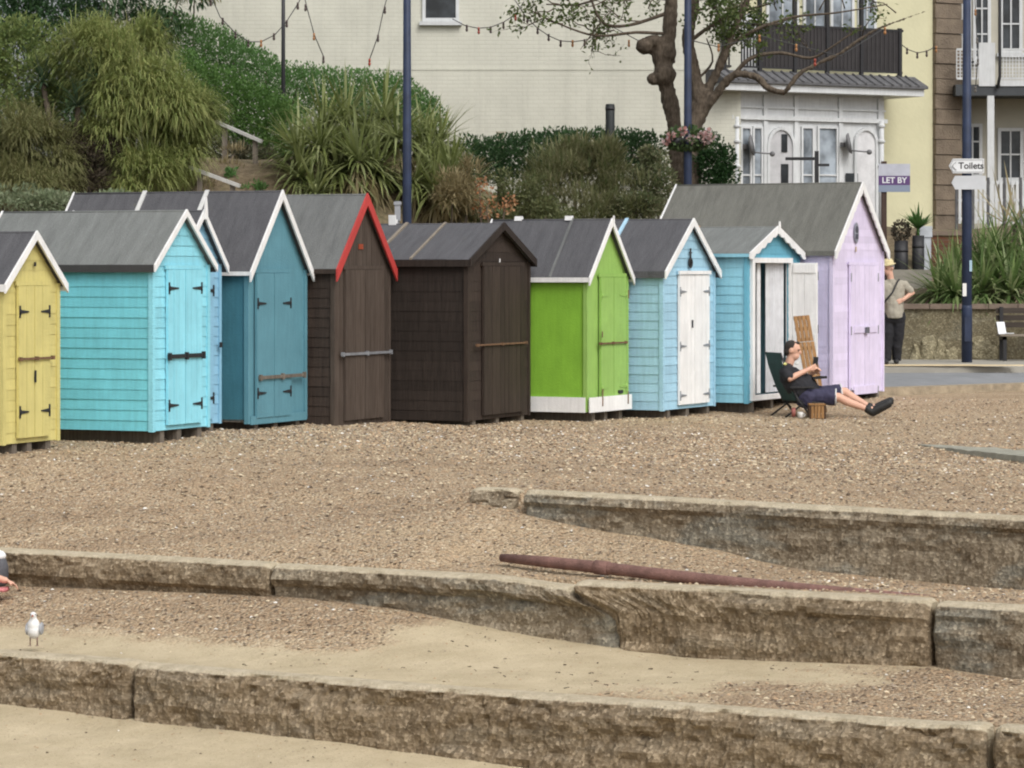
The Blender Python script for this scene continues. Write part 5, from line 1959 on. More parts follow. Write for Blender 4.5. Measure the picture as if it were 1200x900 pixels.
    STW = rockmat('rubble_planter_wall', rgb(96, 88, 70), rgb(122, 114, 92), rgb(150, 142, 118), rgb(70, 62, 48), .3)
    COP = plain('planter_coping', rgb(120, 106, 94), .95, .15, 4, .01)
    x0, x1 = (1020 - 600) / F * Yw, (1330 - 600) / F * Yw
    root = empty('planter_wall', ((x0 + x1) / 2, Yw, .40))
    tag(root, 'low stained stone planter wall along the pavement', 'wall')
    T = Matrix.Translation(-root.location)
    zt = P(0, 362, Yw).z
    mb = MB()
    mb.box(x0, x1, Yw, Yw + .35, .2, zt - .001, 0, T)
    mb.build('wall_face', STW, root)
    mb = MB()
    n = 9
    for i in range(n):
        a, b = lerp(x0, x1, i / n), lerp(x0, x1, (i + 1) / n)
        mb.box(a + .006, b - .006, Yw - .06, Yw + .40, zt, zt + .085, 0, T)
    mb.build('coping', COP, root)
    mb = MB()
    for px, wv, hv in ((1088, .34, .46), (1100, .3, .36), (1147, .36, .5), (1158, .3, .42), (1114, .22, .3), (1072, .2, .25)):
        c = P(px, 0, Yw).x
        q = MB()
        q.ball((c, Yw + .02, .36), (wv * .5, .16, hv), 14)
        for p in q.v:
            p += V((noise.noise(p * 5) * .10, noise.noise(p * 5 + V((3, 1, 7))) * .05, noise.noise(p * 6 + V((9, 2, 4))) * .12))
        mb.add([T @ p for p in q.v], q.f, 0, None, False)
    mb.build('boulder_footing', rockmat('pale_rubble', rgb(112, 104, 82), rgb(146, 138, 112), rgb(176, 168, 142), rgb(84, 76, 58), .2), root)
    # soil in the planter
    # upper retaining wall and steps
    Yu = 55.2
    x0, x1 = (1046 - 600) / F * Yu, (1106 - 600) / F * Yu
    root = empty('garden_wall', ((x0 + x1) / 2, Yu, 1.0))
    tag(root, 'short brown garden wall with grey coping behind the man in the hat', 'wall')
    T = Matrix.Translation(-root.location)
    mb = MB()
    zt = P(0, 345, Yu).z
    mb.box(x0, x1, Yu, Yu + .3, .5, zt, 0, T)
    mb.build('wall_face', plain('brown_garden_wall', rgb(104, 92, 78), .95, .2, 5, .02), root)
    mb = MB()
    mb.box(x0 - .04, x1 + .04, Yu - .05, Yu + .35, zt + .001, P(0, 338, Yu).z, 0, T)
    mb.build('coping', COP, root)
    root = empty('garden_steps', (P(1068, 0, 56.5).x, 56.3, 1.2))
    tag(root, 'grey garden steps climbing between the dark planters', 'steps')
    for i, (py0, py1) in enumerate(((338, 330), (330, 323), (323, 316))):
        Yy = 56 + i * .35
        mb = MB()
        a = P(1046, py0, Yy)
        b = P(1092, py1, Yy)
        mb.box(a.x, b.x, Yy, Yy + .5, a.z - .4, b.z, 0, Matrix.Translation(-root.location))
        mb.build('step', plain('step_concrete', rgb(136, 132, 122), .9, .1, 4), root)
    # low red wall left of the flax
    Yr = 58.6
    x0, x1 = P(1076, 0, Yr).x, P(1135, 0, Yr).x
    root = empty('brick_wall', ((x0 + x1) / 2, Yr, 1.9))
    tag(root, 'low red brown brick wall beside the dark planters', 'wall')
    T = Matrix.Translation(-root.location)
    mb = MB()
    mb.box(x0, x1, Yr, Yr + .22, 1.3, P(0, 276, Yr).z, 0, T)
    mb.build('wall_face', brickmat('red_brown_brick', rgb(104, 70, 52), rgb(88, 62, 48), rgb(98, 86, 74)), root)
    mb = MB()
    mb.box(x0 - .02, x1, Yr - .03, Yr + .25, P(0, 276, Yr).z + .001, P(0, 271, Yr).z, 0, T)
    mb.build('coping', COP, root)
    # dark planters with plants
    Yd = 57.4
    for px, hwp, ptop, lab, kind in ((1056, 8, 282, 'dark barrel planter with a round brown shrub near the letting board', 0), (1076, 7, 276, 'dark barrel planter with a young green cordyline by the red wall', 1)):
        c = P(px, 330, Yd)
        root = empty('barrel_planter', (c.x, Yd, 1.55))
        tag(root, lab, 'planter', 'dark planters by the garden steps')
        zt = P(0, ptop, Yd).z - 1.55
        r = hwp / F * Yd
        mb = MB()
        mb.tube([(0, 0, -.1), (0, 0, 0), (0, 0, zt * .5), (0, 0, zt), (0, 0, zt - .03)], [r * .8, r * .85, r * 1.05, r, r * .8], 16)
        mb.build('tub', plain('dark_tub', (.018, .018, .02, 1), .5, .3, 6), root)
        for q in (.2, .8):
            mb = MB()
            mb.tube([(0, 0, zt * q - .03), (0, 0, zt * q + .03)], r * 1.05, 16)
            mb.build('hoop', BLACKIRON, root)
        mb = MB()
        if kind == 0:
            for _ in range(420):
                u = rv()
                leaf(mb, V((0, 0, zt + .18)) + V((u.x * .17, u.y * .17, u.z * .2)) * random.uniform(.6, 1), u + rv(), .06, .04)
            mb.build('foliage', leafmat('brown_topiary', [(.09, .07, .05), (.14, .11, .08), (.06, .06, .04)]), root)
        else:
            for _ in range(46):
                u = rv()
                u.z = abs(u.z) + .5
                blade(mb, V((0, 0, zt + .12)), u, random.uniform(.35, .55), .06, .4)
            mb.tube([(0, 0, zt - .05), (0, 0, zt + .15)], .03, 8)
            mb.build('foliage', leafmat('bright_straps', [(.07, .16, .04), (.11, .22, .06), (.05, .12, .03)]), root)
    c = P(1084, 0, 57.9)
    mb = MB()
    zz = P(0, 278, 57.9).z
    mb.box(c.x - .1, c.x + .1, 57.8, 58.1, zz - .9, zz - .003)
    mb.box(c.x - .12, c.x + .12, 57.78, 58.12, zz, P(0, 265, 57.9).z)
    tag(mb.build('meter_box', plain('pale_blue_box', (.5, .53, .57, 1), .6), None, (c.x, 57.9, zz - .9)), 'pale blue box on a stand beside the dark planters', 'box')
    # bench at the right edge
    Yb = 51.6
    bx = P(1215, 0, Yb).x
    root = empty('bench', (bx, Yb, .41))
    tag(root, 'dark bench against the planter wall at the right edge of the photo', 'bench')
    hw = 45 / F * Yb
    SL = wood('bench_slats', rgb(120, 112, 100), rgb(150, 140, 126), .7, (1.5, 14, 14))
    mb = MB()
    for i in range(4):
        mb.box(-hw, hw, -.22 + i * .11, -.22 + i * .11 + .095, .41, .44)
    mb.build('seat', SL, root)
    mb = MB()
    for i in range(3):
        mb.box(-hw, hw, .235, .26, .55 + i * .12, .64 + i * .12)
    mb.build('backrest', wood('bench_back_slats', rgb(52, 46, 42), rgb(74, 66, 58), .7, (1.5, 14, 14)), root)
    for x in (-hw + .08, hw - .08):
        mb = MB()
        mb.box(x - .03, x + .03, -.2, -.14, -.05, .405)
        mb.box(x - .03, x + .03, .18, .234, -.05, .9)
        mb.box(x - .03, x + .03, -.2, .18, .35, .405)
        mb.build('leg', BLACKIRON, root)
    # folded paper on the bench
    mb = MB()
    c = P(1178, 0, Yb)
    z = .41 + .445
    mb.beam((c.x - .05, Yb - .02, z), (c.x - .07, Yb + .08, z + .2), .14, .012)
    mb.beam((c.x + .0, Yb - .03, z + .012), (c.x + .14, Yb - .05, z + .012), .12, .012)
    tag(mb.build('newspaper', plain('newsprint', (.72, .74, .76, 1), .8, .05), None, (c.x, Yb, z)), 'folded white newspaper left on the dark bench', 'newspaper')
    # handrails on the bank
    RAIL = paint('chalky_rail_paint', (.55, .54, .51, 1), .5)
    for pts, lab, Yq in ((((252, 142), (307, 166)), 'upper pale handrail on the brown bank below the clipped hedge', 56.5), (((222, 196), (281, 218)), 'lower pale handrail on the bank behind the long teal hut roof', 54.0)):
        a, b = P(*pts[0], Yq), P(*pts[1], Yq - .4)
        root = empty('handrail', V(((a.x + b.x) / 2, Yq, hill((a.x + b.x) / 2, Yq))))
        tag(root, lab, 'handrail')
        T = Matrix.Translation(-root.location)
        mb = MB()
        mb.beam(a, b, .05, .06, 0, V((0, 0, 1)), T)
        mb.build('rail', RAIL, root)
        for t in (.2, .85):
            q = a.lerp(b, t)
            mb = MB()
            mb.box(q.x - .045, q.x + .045, q.y + .03, q.y + .12, hill(q.x, q.y) - .25, q.z - .01, 0, T)
            mb.build('rail_post', OLDWOOD, root)
    a, b = P(204, 210, 54.9), P(241, 209, 54.9)
    mb = MB()
    mb.beam(a, b, .2, .05)
    for q in (a.lerp(b, .15), a.lerp(b, .85)):
        mb.box(q.x - .03, q.x + .03, q.y - .03, q.y + .03, hill(q.x, q.y) - .3, q.z - .026)
    tag(mb.build('plank_shelf', wood('cream_plank', rgb(188, 176, 140), rgb(210, 198, 164), .7, (1, 10, 10)), None, (a + b) / 2 - V((0, 0, .5))), 'cream plank step on the bank above the teal hut roof', 'plank')
    # festoon lights
    WIRE = plain('festoon_wire', (.05, .05, .05, 1), .6)
    BULBC = [plain('bulb_dark', (.07, .05, .045, 1), .3, .1), plain('bulb_amber', (.34, .16, .06, 1), .3, .1), plain('bulb_red', (.3, .05, .03, 1), .3, .1), plain('bulb_smoke', (.12, .11, .10, 1), .3, .1)]
    S = [('string of small bulbs sagging from the top edge to the thin dark pole', 60.9, [(244, -12), (258, 20), (277, 40), (292, 49), (306, 49), (322, 41), (336, 25), (350, 3), (356, -12)], [(247, 0, 0), (261, 22, 0), (276, 38, 0), (291, 48, 0), (306, 48, 1), (321, 40, 0), (336, 25, 0), (349, 4, 0)], 0),
         ('short light string hanging straight down right of the thin pole', 60.9, [(355, -12), (360, 10), (368, 40), (379, 66)], [(358, 6, 0), (368, 40, 1), (379, 67, 0)], 0),
         ('light string slanting down towards the hedge left of the lamp post', 60.9, [(456, -12), (449, 14), (443, 42), (433, 70)], [(451, 9, 0), (443, 42, 0), (433, 70, 2)], 0),
         ('light string drooping from the small window towards the old tree', 62.5, [(530, 22), (545, 30), (560, 33), (575, 32), (590, 26), (604, 17), (614, 2)], [(547, 30, 0), (561, 33, 2), (575, 32, 0), (590, 27, 0), (604, 17, 2), (614, 18, 0)], 0),
         ('light string looping under the branches of the pollarded tree', 62.0, [(600, -5), (618, 22), (630, 33), (643, 42), (657, 48), (672, 49), (686, 47), (700, 41), (715, 30), (745, 46), (790, 67)], [(618, 20, 0), (630, 33, 0), (643, 41, 0), (657, 48, 0), (671, 48, 1), (685, 47, 0), (699, 40, 2), (713, 30, 0), (737, 48, 1), (790, 67, 0)], 0),
         ('short light string strung across the pale yellow wall to the stone pier', 66.0, [(1056, 52), (1064, 58), (1075, 62), (1086, 60), (1098, 54)], [(1063, 57, 0), (1075, 62, 0), (1086, 60, 0), (1097, 55, 1)], 0),
         ('row of amber bulbs strung through the boughs before the balcony', 58.4, [(800, 45), (842, 55), (890, 42), (933, 53), (985, 66), (1035, 34)], [(805, 47, 1), (842, 53, 1), (890, 42, 1), (933, 53, 1), (955, 70, 2), (1037, 33, 1)], 0),
         ('light string climbing the pole in front of the veranda house', 68.8, [(1142, -10), (1144, 30), (1146, 70), (1143, 105)], [(1143, 12, 1), (1145, 45, 3), (1146, 70, 3), (1143, 102, 3)], 0)]
    for lab, Yq, pts, bulbs, _ in S:
        p0 = P(*pts[len(pts) // 2], Yq)
        root = empty('string_lights', p0)
        tag(root, lab, 'light string', 'festoon light strings')
        mb = MB()
        limbp = [P(a, b, Yq) - p0 for a, b in pts]
        mb.tube(limbp, .010, 5)
        mb.build('wire', WIRE, root)
        for bx_, by_, k in bulbs:
            c = P(bx_, by_, Yq) - p0
            mb = MB()
            mb.tube([c + V((0, 0, .02)), c + V((0, 0, -.05))], .022, 8)
            mb.ball(c + V((0, 0, -.085)), (.028, .028, .042), 6)
            mb.build('bulb', BULBC[k], root)


# ------------------------------------------------------------------ people, chair, gull
SKIN = plain('skin', rgb(204, 160, 138), .6, .06, 8, .001)
HAIR = plain('dark_hair', (.035, .028, .024, 1), .8, .3, 40, .01)


def fuse(ob, voxel=.008, smooth=4):
    m = ob.modifiers.new('fuse', 'REMESH')
    m.mode = 'VOXEL'
    m.voxel_size = voxel
    m.use_smooth_shade = True
    if smooth:
        s = ob.modifiers.new('relax', 'SMOOTH')
        s.iterations = smooth
        s.factor = .5
    return ob


def folds(ob, strength=.03, scale=.09):
    tx = bpy.data.textures.new('cloth_folds', 'CLOUDS')
    tx.noise_scale = scale
    tx.noise_depth = 1
    d = ob.modifiers.new('folds', 'DISPLACE')
    d.texture = tx
    d.texture_coords = 'LOCAL'
    d.strength = strength
    d.mid_level = .42
    return ob


def head_parts(mb, c, fwd, up, s=1.0):
    """adds skull, jaw, nose, ears to the body mesh; c = centre of the skull"""
    side = fwd.cross(up).normalized()
    M = Matrix((side.to_4d(), fwd.to_4d(), up.to_4d(), (0, 0, 0, 1))).transposed()
    M = Matrix.Translation(c) @ Matrix(((side.x, fwd.x, up.x, 0), (side.y, fwd.y, up.y, 0), (side.z, fwd.z, up.z, 0), (0, 0, 0, 1)))
    mb.ball((0, 0, .02 * s), (.075 * s, .095 * s, .10 * s), 8, 0, M)
    mb.ball((0, .03 * s, -.06 * s), (.055 * s, .065 * s, .065 * s), 8, 0, M)
    mb.ball((0, .10 * s, -.015 * s), (.014 * s, .022 * s, .026 * s), 6, 0, M)
    mb.ball((0, .085 * s, -.065 * s), (.026 * s, .016 * s, .012 * s), 6, 0, M)
    mb.ball((0, .082 * s, .03 * s), (.055 * s, .02 * s, .012 * s), 6, 0, M)
    for q in (-1, 1):
        mb.ball((q * .078 * s, -.005 * s, -.005 * s), (.012 * s, .022 * s, .034 * s), 6, 0, M)
    return M


def hand(mb, wrist, d, palm_n, s=1.0, curl=.5, side=1):
    """palm with four bent fingers and a thumb; d = direction of fingers, palm_n = palm normal"""
    d = d.normalized()
    pn = (palm_n - d * palm_n.dot(d)).normalized()
    sd = d.cross(pn) * side
    for a in (-.022, 0, .022):
        mb.capsule(wrist + sd * a * s * .6, wrist + d * .085 * s + sd * a * s * 1.2, .018 * s, .014 * s, 8)
    for i, (off, ln) in enumerate(((-.033, .07), (-.011, .08), (.011, .075), (.032, .058))):
        p = wrist + d * .09 * s + sd * off * s
        q = p + (d * cos(curl * .6) + pn * sin(curl * .6)) * ln * .5 * s
        r = q + (d * cos(curl * 1.5) + pn * sin(curl * 1.5)) * ln * .5 * s
        mb.capsule(p - d * .02 * s, q, .0095 * s, .009 * s, 8)
        mb.capsule(q, r, .009 * s, .0075 * s, 8)
    p = wrist + d * .03 * s - sd * .03 * s
    q = p + (d * .6 - sd * .6 + pn * .4).normalized() * .04 * s
    r = q + (d * .9 + pn * .5).normalized() * .035 * s
    mb.capsule(p, q, .013 * s, .011 * s, 8)
    mb.capsule(q, r, .011 * s, .009 * s, 8)


def eyes(M, parent, off, s=1.0):
    for q in (-1, 1):
        mb = MB()
        mb.ball((q * .032 * s, .083 * s, .008 * s), (.015 * s, .012 * s, .008 * s), 6, 0, M)
        mb.v = [p - off for p in mb.v]
        mb.build('eye', plain('eye_dark', (.02, .018, .016, 1), .3), parent)


def loc(mb, off):
    mb.v = [p - off for p in mb.v]
    return mb


def seated_man():
    Y = 42.25

    def S(px, py, dy=0.0):
        return P(px, py, Y + dy)
    zg = P(0, 487, Y).z
    off = V((P(945, 0, Y).x, Y, zg))
    body = MB()
    hip = S(945, 464)
    chest = S(926, 443)
    neck = S(923, 428)
    head = S(928.5, 410.5)
    ax = V((0, 1, 0))            # across the body
    hl, hr = hip + ax * -.09, hip + ax * .09
    # torso
    body.capsule(hip + ax * -.07, hip + ax * .07, .14, .14)
    body.capsule(hip, S(939, 456), .15, .155)
    body.capsule(S(937, 457, -.05), S(928, 445, -.07), .13, .13)
    body.capsule(S(937, 457, .05), S(928, 445, .07), .13, .13)
    body.capsule(S(923, 437, -.14), S(923, 437, .14), .085, .085)
    body.capsule(neck + V((0, 0, -.04)), head + V((0, 0, -.05)), .065, .06)
    fwd = V((.93, -.25, -.12)).normalized()
    up = V((.10, 0, 1))
    up = (up - fwd * up.dot(fwd)).normalized()
    M = head_parts(body, head, fwd, up, 1.12)
    # legs
    for s, kn, an in ((-1, S(983, 465.5, -.13), S(1017, 479.5, -.16)), (1, S(990, 459, .10), S(1019, 476.5, .05))):
        h = hip + ax * .09 * s
        body.capsule(h, kn, .088, .062)
        mid = kn.lerp(an, .3) + V((0, 0, -.015))
        body.capsule(kn, mid, .058, .06)
        body.capsule(mid, an, .058, .038)
        body.capsule(an, an + V((.06, -.01, .0)), .04, .04)
    # arms: near arm bent across the lap, far arm too
    sh = S(920, 436, -.19)
    el = S(925.5, 443.5, -.27)
    wr = S(948, 432.5, -.14)
    body.capsule(sh, el, .055, .046)
    body.capsule(el, wr, .046, .031)
    hand(body, wr, V((.8, .3, .25)), V((.3, .9, .2)), 1.05, .9)
    sh2 = S(924, 436, .19)
    el2 = S(936, 447, .24)
    wr2 = S(953, 437, .02)
    body.capsule(sh2, el2, .052, .044)
    body.capsule(el2, wr2, .044, .03)
    hand(body, wr2, V((.5, -.5, .5)), V((.3, -.8, .1)), 1.05, .9, -1)
    root = empty('person', off)
    tag(root, 'person in dark top and navy shorts reclining in a camp chair beside the lilac hut', 'person')
    b = fuse(loc(body, off).build('body', SKIN, root), .009)
    eyes(M, root, off, 1.12)
    # hair
    mb = MB()
    mb.ball((0, -.022, .045), (.09, .10, .095), 8, 0, M)
    mb.ball((0, -.06, -.02), (.078, .06, .07), 8, 0, M)
    mb.ball((0, .06, .11), (.05, .035, .02), 6, 0, M)
    fuse(loc(mb, off).build('hair', HAIR, root), .01, 2)
    # shirt
    SH = plain('black_polo', (.018, .018, .022, 1), .85, .3, 10, .004)
    mb = MB()
    mb.capsule(S(945, 461), S(940, 453), .20, .195)
    mb.capsule(S(938, 456, -.05), S(927, 443, -.07), .175, .16)
    mb.capsule(S(938, 456, .05), S(927, 443, .07), .175, .16)
    mb.capsule(S(922.5, 436, -.15), S(922.5, 436, .15), .103, .103)
    mb.capsule(sh, sh.lerp(el, .72), .075, .07)
    mb.capsule(sh2, sh2.lerp(el2, .72), .072, .066)
    mb.capsule(neck + V((0, 0, -.05)), neck + V((0, 0, -.01)), .082, .07)
    shirt = folds(fuse(loc(mb, off).build('shirt', SH, root), .012, 3))
    for (px, py, dy, cc) in ((920, 426.5, -.27, (.7, .68, .25, 1)), (933.5, 426, -.20, (.62, .64, .62, 1))):
        mb = MB()
        c = S(px, py, dy)
        mb.ball(c, (.026, .014, .018), 6)
        loc(mb, off).build('badge', plain('badge_%d' % px, cc, .6), shirt)
    # shorts
    NV = plain('navy_shorts', (.04, .038, .075, 1), .85, .15, 8, .004)
    mb = MB()
    mb.capsule(hip + ax * -.08 + V((0, 0, -.01)), hip + ax * .08 + V((0, 0, -.01)), .162, .162)
    for s, kn in ((-1, S(983, 465.5, -.13)), (1, S(990, 459, .10))):
        h = hip + ax * .09 * s
        mb.tube([h, h.lerp(kn, .5), h.lerp(kn, .82), h.lerp(kn, .90)], [.12, .112, .115, .112], 14)
    shorts = folds(fuse(loc(mb, off).build('shorts', NV, root), .011, 3))
    mb = MB()
    for s, kn in ((-1, S(983, 465.5, -.13)), (1, S(990, 459, .10))):
        h = hip + ax * .09 * s
        d = (kn - h).normalized()
        e = h.lerp(kn, .905)
        mb.tube([e - d * .012, e + d * .008], .119, 16)
    loc(mb, off).build('hem_trim', plain('pale_hem', (.6, .6, .6, 1), .8), shorts)
    # shoes
    for s, an in ((-1, S(1017, 479.5, -.16)), (1, S(1019, 476.5, .05))):
        mb = MB()
        hl = an + V((.055, 0, -.035))
        toe = an + V((.285, -.03, .085))
        mb.capsule(an + V((.0, 0, .0)), hl, .058, .060)
        mb.capsule(hl, hl.lerp(toe, .6), .060, .058)
        mb.capsule(hl.lerp(toe, .5), toe, .058, .05)
        mb.capsule(hl + V((.02, 0, -.03)), toe + V((.01, 0, -.03)), .036, .034)
        fuse(loc(mb, off).build('shoe', plain('black_shoe', (.02, .02, .02, 1), .6), root), .01, 3)
    # the phone-sized black thing in the hands
    mb = MB()
    c = S(955, 429.5, -.06)
    mb.beam(c, c + V((.02, .03, .13)), .07, .014)
    o = mb.build('phone', BLACKIRON, None, c)
    tag(o, 'small black phone held up in the hands of the reclining person', 'phone')
    mb = MB()
    c = S(960, 443, -.06)
    mb.beam(c + V((-.09, 0, .0)), c + V((.10, .0, .012)), .16, .03)
    mb.ball(c + V((.02, 0, .01)), (.07, .07, .022), 6)
    o = mb.build('sun_hat', plain('black_cloth', (.015, .015, .016, 1), .8), None, c)
    tag(o, 'flat black cap lying on the lap of the reclining person', 'cap')
    # ---------------- chair
    root = empty('camp_chair', V((P(930, 0, Y).x, Y + .02, zg)))
    tag(root, 'reclined folding camp chair with dark green back cloth and black frame', 'chair')
    o2 = root.location
    TEALC = plain('dark_green_cloth', rgb(44, 66, 64), .85, .15, 8, .004)
    BLKC = plain('black_seat_cloth', (.02, .02, .022, 1), .85, .2, 8, .004)
    top, mid_, low, fr = S(906, 413), S(914, 437), S(926, 469), S(957, 472)
    hw = .2
    ac = V((.40, -.92, 0)).normalized()

    def cloth(prof, th_=.018):
        mb = MB()
        for p, q in zip(prof, prof[1:]):
            nn = (q - p).cross(ac).normalized() * th_ / 2
            mb.add([p - ac * hw - nn, p + ac * hw - nn, q + ac * hw - nn, q - ac * hw - nn, p - ac * hw + nn, p + ac * hw + nn, q + ac * hw + nn, q - ac * hw + nn],
                   [(0, 3, 2, 1), (4, 5, 6, 7), (0, 1, 5, 4), (1, 2, 6, 5), (2, 3, 7, 6), (3, 0, 4, 7)])
        return loc(mb, o2)
    cloth([top, top.lerp(mid_, .5) + V((-.02, 0, -.01)), mid_ + V((-.02, 0, -.01)), mid_.lerp(low, .5) + V((-.02, 0, -.02)), low]).build('backrest', TEALC, root)
    cloth([low, low.lerp(fr, .5) + V((0, 0, -.03)), fr]).build('seat', BLKC, root)
    for s in (-1, 1):
        yy = ac * (-s * (hw + .015))
        mb = MB()
        mb.tube([top + yy, mid_ + yy, low + yy, S(936, 478) + yy], .013, 8)
        loc(mb, o2).build('back_frame', BLACKIRON, root)
        for a_, b_, c_ in ((S(911, 487), S(934, 471), S(938, 463)), (S(942, 487), S(930, 472), S(922, 460))):
            mb = MB()
            fa = a_ + yy
            fa.z = zg - .02
            mb.tube([fa, b_ + yy, c_ + yy], .013, 8)
            loc(mb, o2).build('leg', BLACKIRON, root)
        mb = MB()
        mb.tube([low + yy, fr + yy], .012, 8)
        loc(mb, o2).build('seat_rail', BLACKIRON, root)
        mb = MB()
        mb.beam(S(916, 453) + yy * 1.15, S(944, 453) + yy * 1.15, .045, .025)
        loc(mb, o2).build('armrest', BLACKIRON, root)
    # folded slatted timber panel leaning on the open door
    TIM = wood('warm_slat_timber', rgb(122, 90, 56), rgb(160, 122, 80), .7)
    root = empty('slatted_lounger', V((P(948, 0, 42.9).x, 42.9, -.05)))
    tag(root, 'tall folded lounger of brown timber slats leaning on the open white door', 'lounger')
    a, b, c = P(939, 370, 43.0), P(944, 400, 42.9), P(960, 484, 42.55)
    for p, q, nm in ((a, b, 'backrest'), (b + V((.005, -.01, -.01)), c, 'seat')):
        mb = MB()
        d = (q - p).normalized()
        wv = V((1, .2, 0))
        wv = (wv - d * wv.dot(d)).normalized()
        nv = wv.cross(d)
        for i in range(4):
            o_ = wv * (-.09 + .06 * i)
            mb.beam(p + o_, q + o_, .05, .016, 0, nv)
        for t in (.08, .5, .92):
            r_ = p.lerp(q, t) + nv * .018
            mb.beam(r_ - wv * .115, r_ + wv * .115, .05, .014, 0, nv)
        loc(mb, root.location).build(nm, TIM, root)
    # small slatted stool
    root = empty('slatted_stool', V((P(957, 0, 41.75).x, 41.75, zg - .01)))
    tag(root, 'small brown slatted timber stool standing in front of the camp chair', 'stool')
    h = 17 / F * 41.75
    mb = MB()
    for i in range(4):
        mb.box(-.11, .11, -.13 + i * .066, -.13 + i * .066 + .055, h - .02, h)
    mb.build('seat', TIM, root)
    for x in (-.1, .1):
        mb = MB()
        mb.box(x - .014, x + .014, -.12, .12, -.02, h - .022)
        mb.build('leg', wood('dark_stool_side', rgb(60, 44, 32), rgb(84, 62, 44)), root)
    mb = MB()
    for i in range(4):
        mb.box(-.085 + i * .045, -.085 + i * .045 + .036, -.128, -.112, .0, h - .03)
    mb.build('front_slats', TIM, root)
    # mug
    c = P(938, 487, 41.7)
    root = empty('mug', V((c.x, 41.7, zg - .005)))
    tag(root, 'white mug standing on the shingle by the camp chair', 'mug')
    mb = MB()
    mb.tube([(0, 0, 0), (0, 0, .075), (0, 0, .08), (0, 0, .076), (0, 0, .02)], [.034, .038, .037, .032, .028], 14)
    mb.build('cup', WHITE, root)
    mb = MB()
    mb.tube([(.036, 0, .015), (.06, 0, .03), (.06, 0, .05), (.036, 0, .065)], .006, 6)
    mb.build('handle', WHITE, root)
    c = P(930, 487, 41.9)
    mb = MB()
    mb.tube([(c.x, c.y, zg), (c.x, c.y, zg + .11)], [.026, .03], 12)
    mb.tube([(c.x, c.y, zg + .1105), (c.x, c.y, zg + .125)], [.022, .022], 12)
    tag(mb.build('flask', plain('dull_red_flask', rgb(150, 90, 82), .5), None, (c.x, c.y, zg)), 'dull red flask beside the white mug', 'flask')


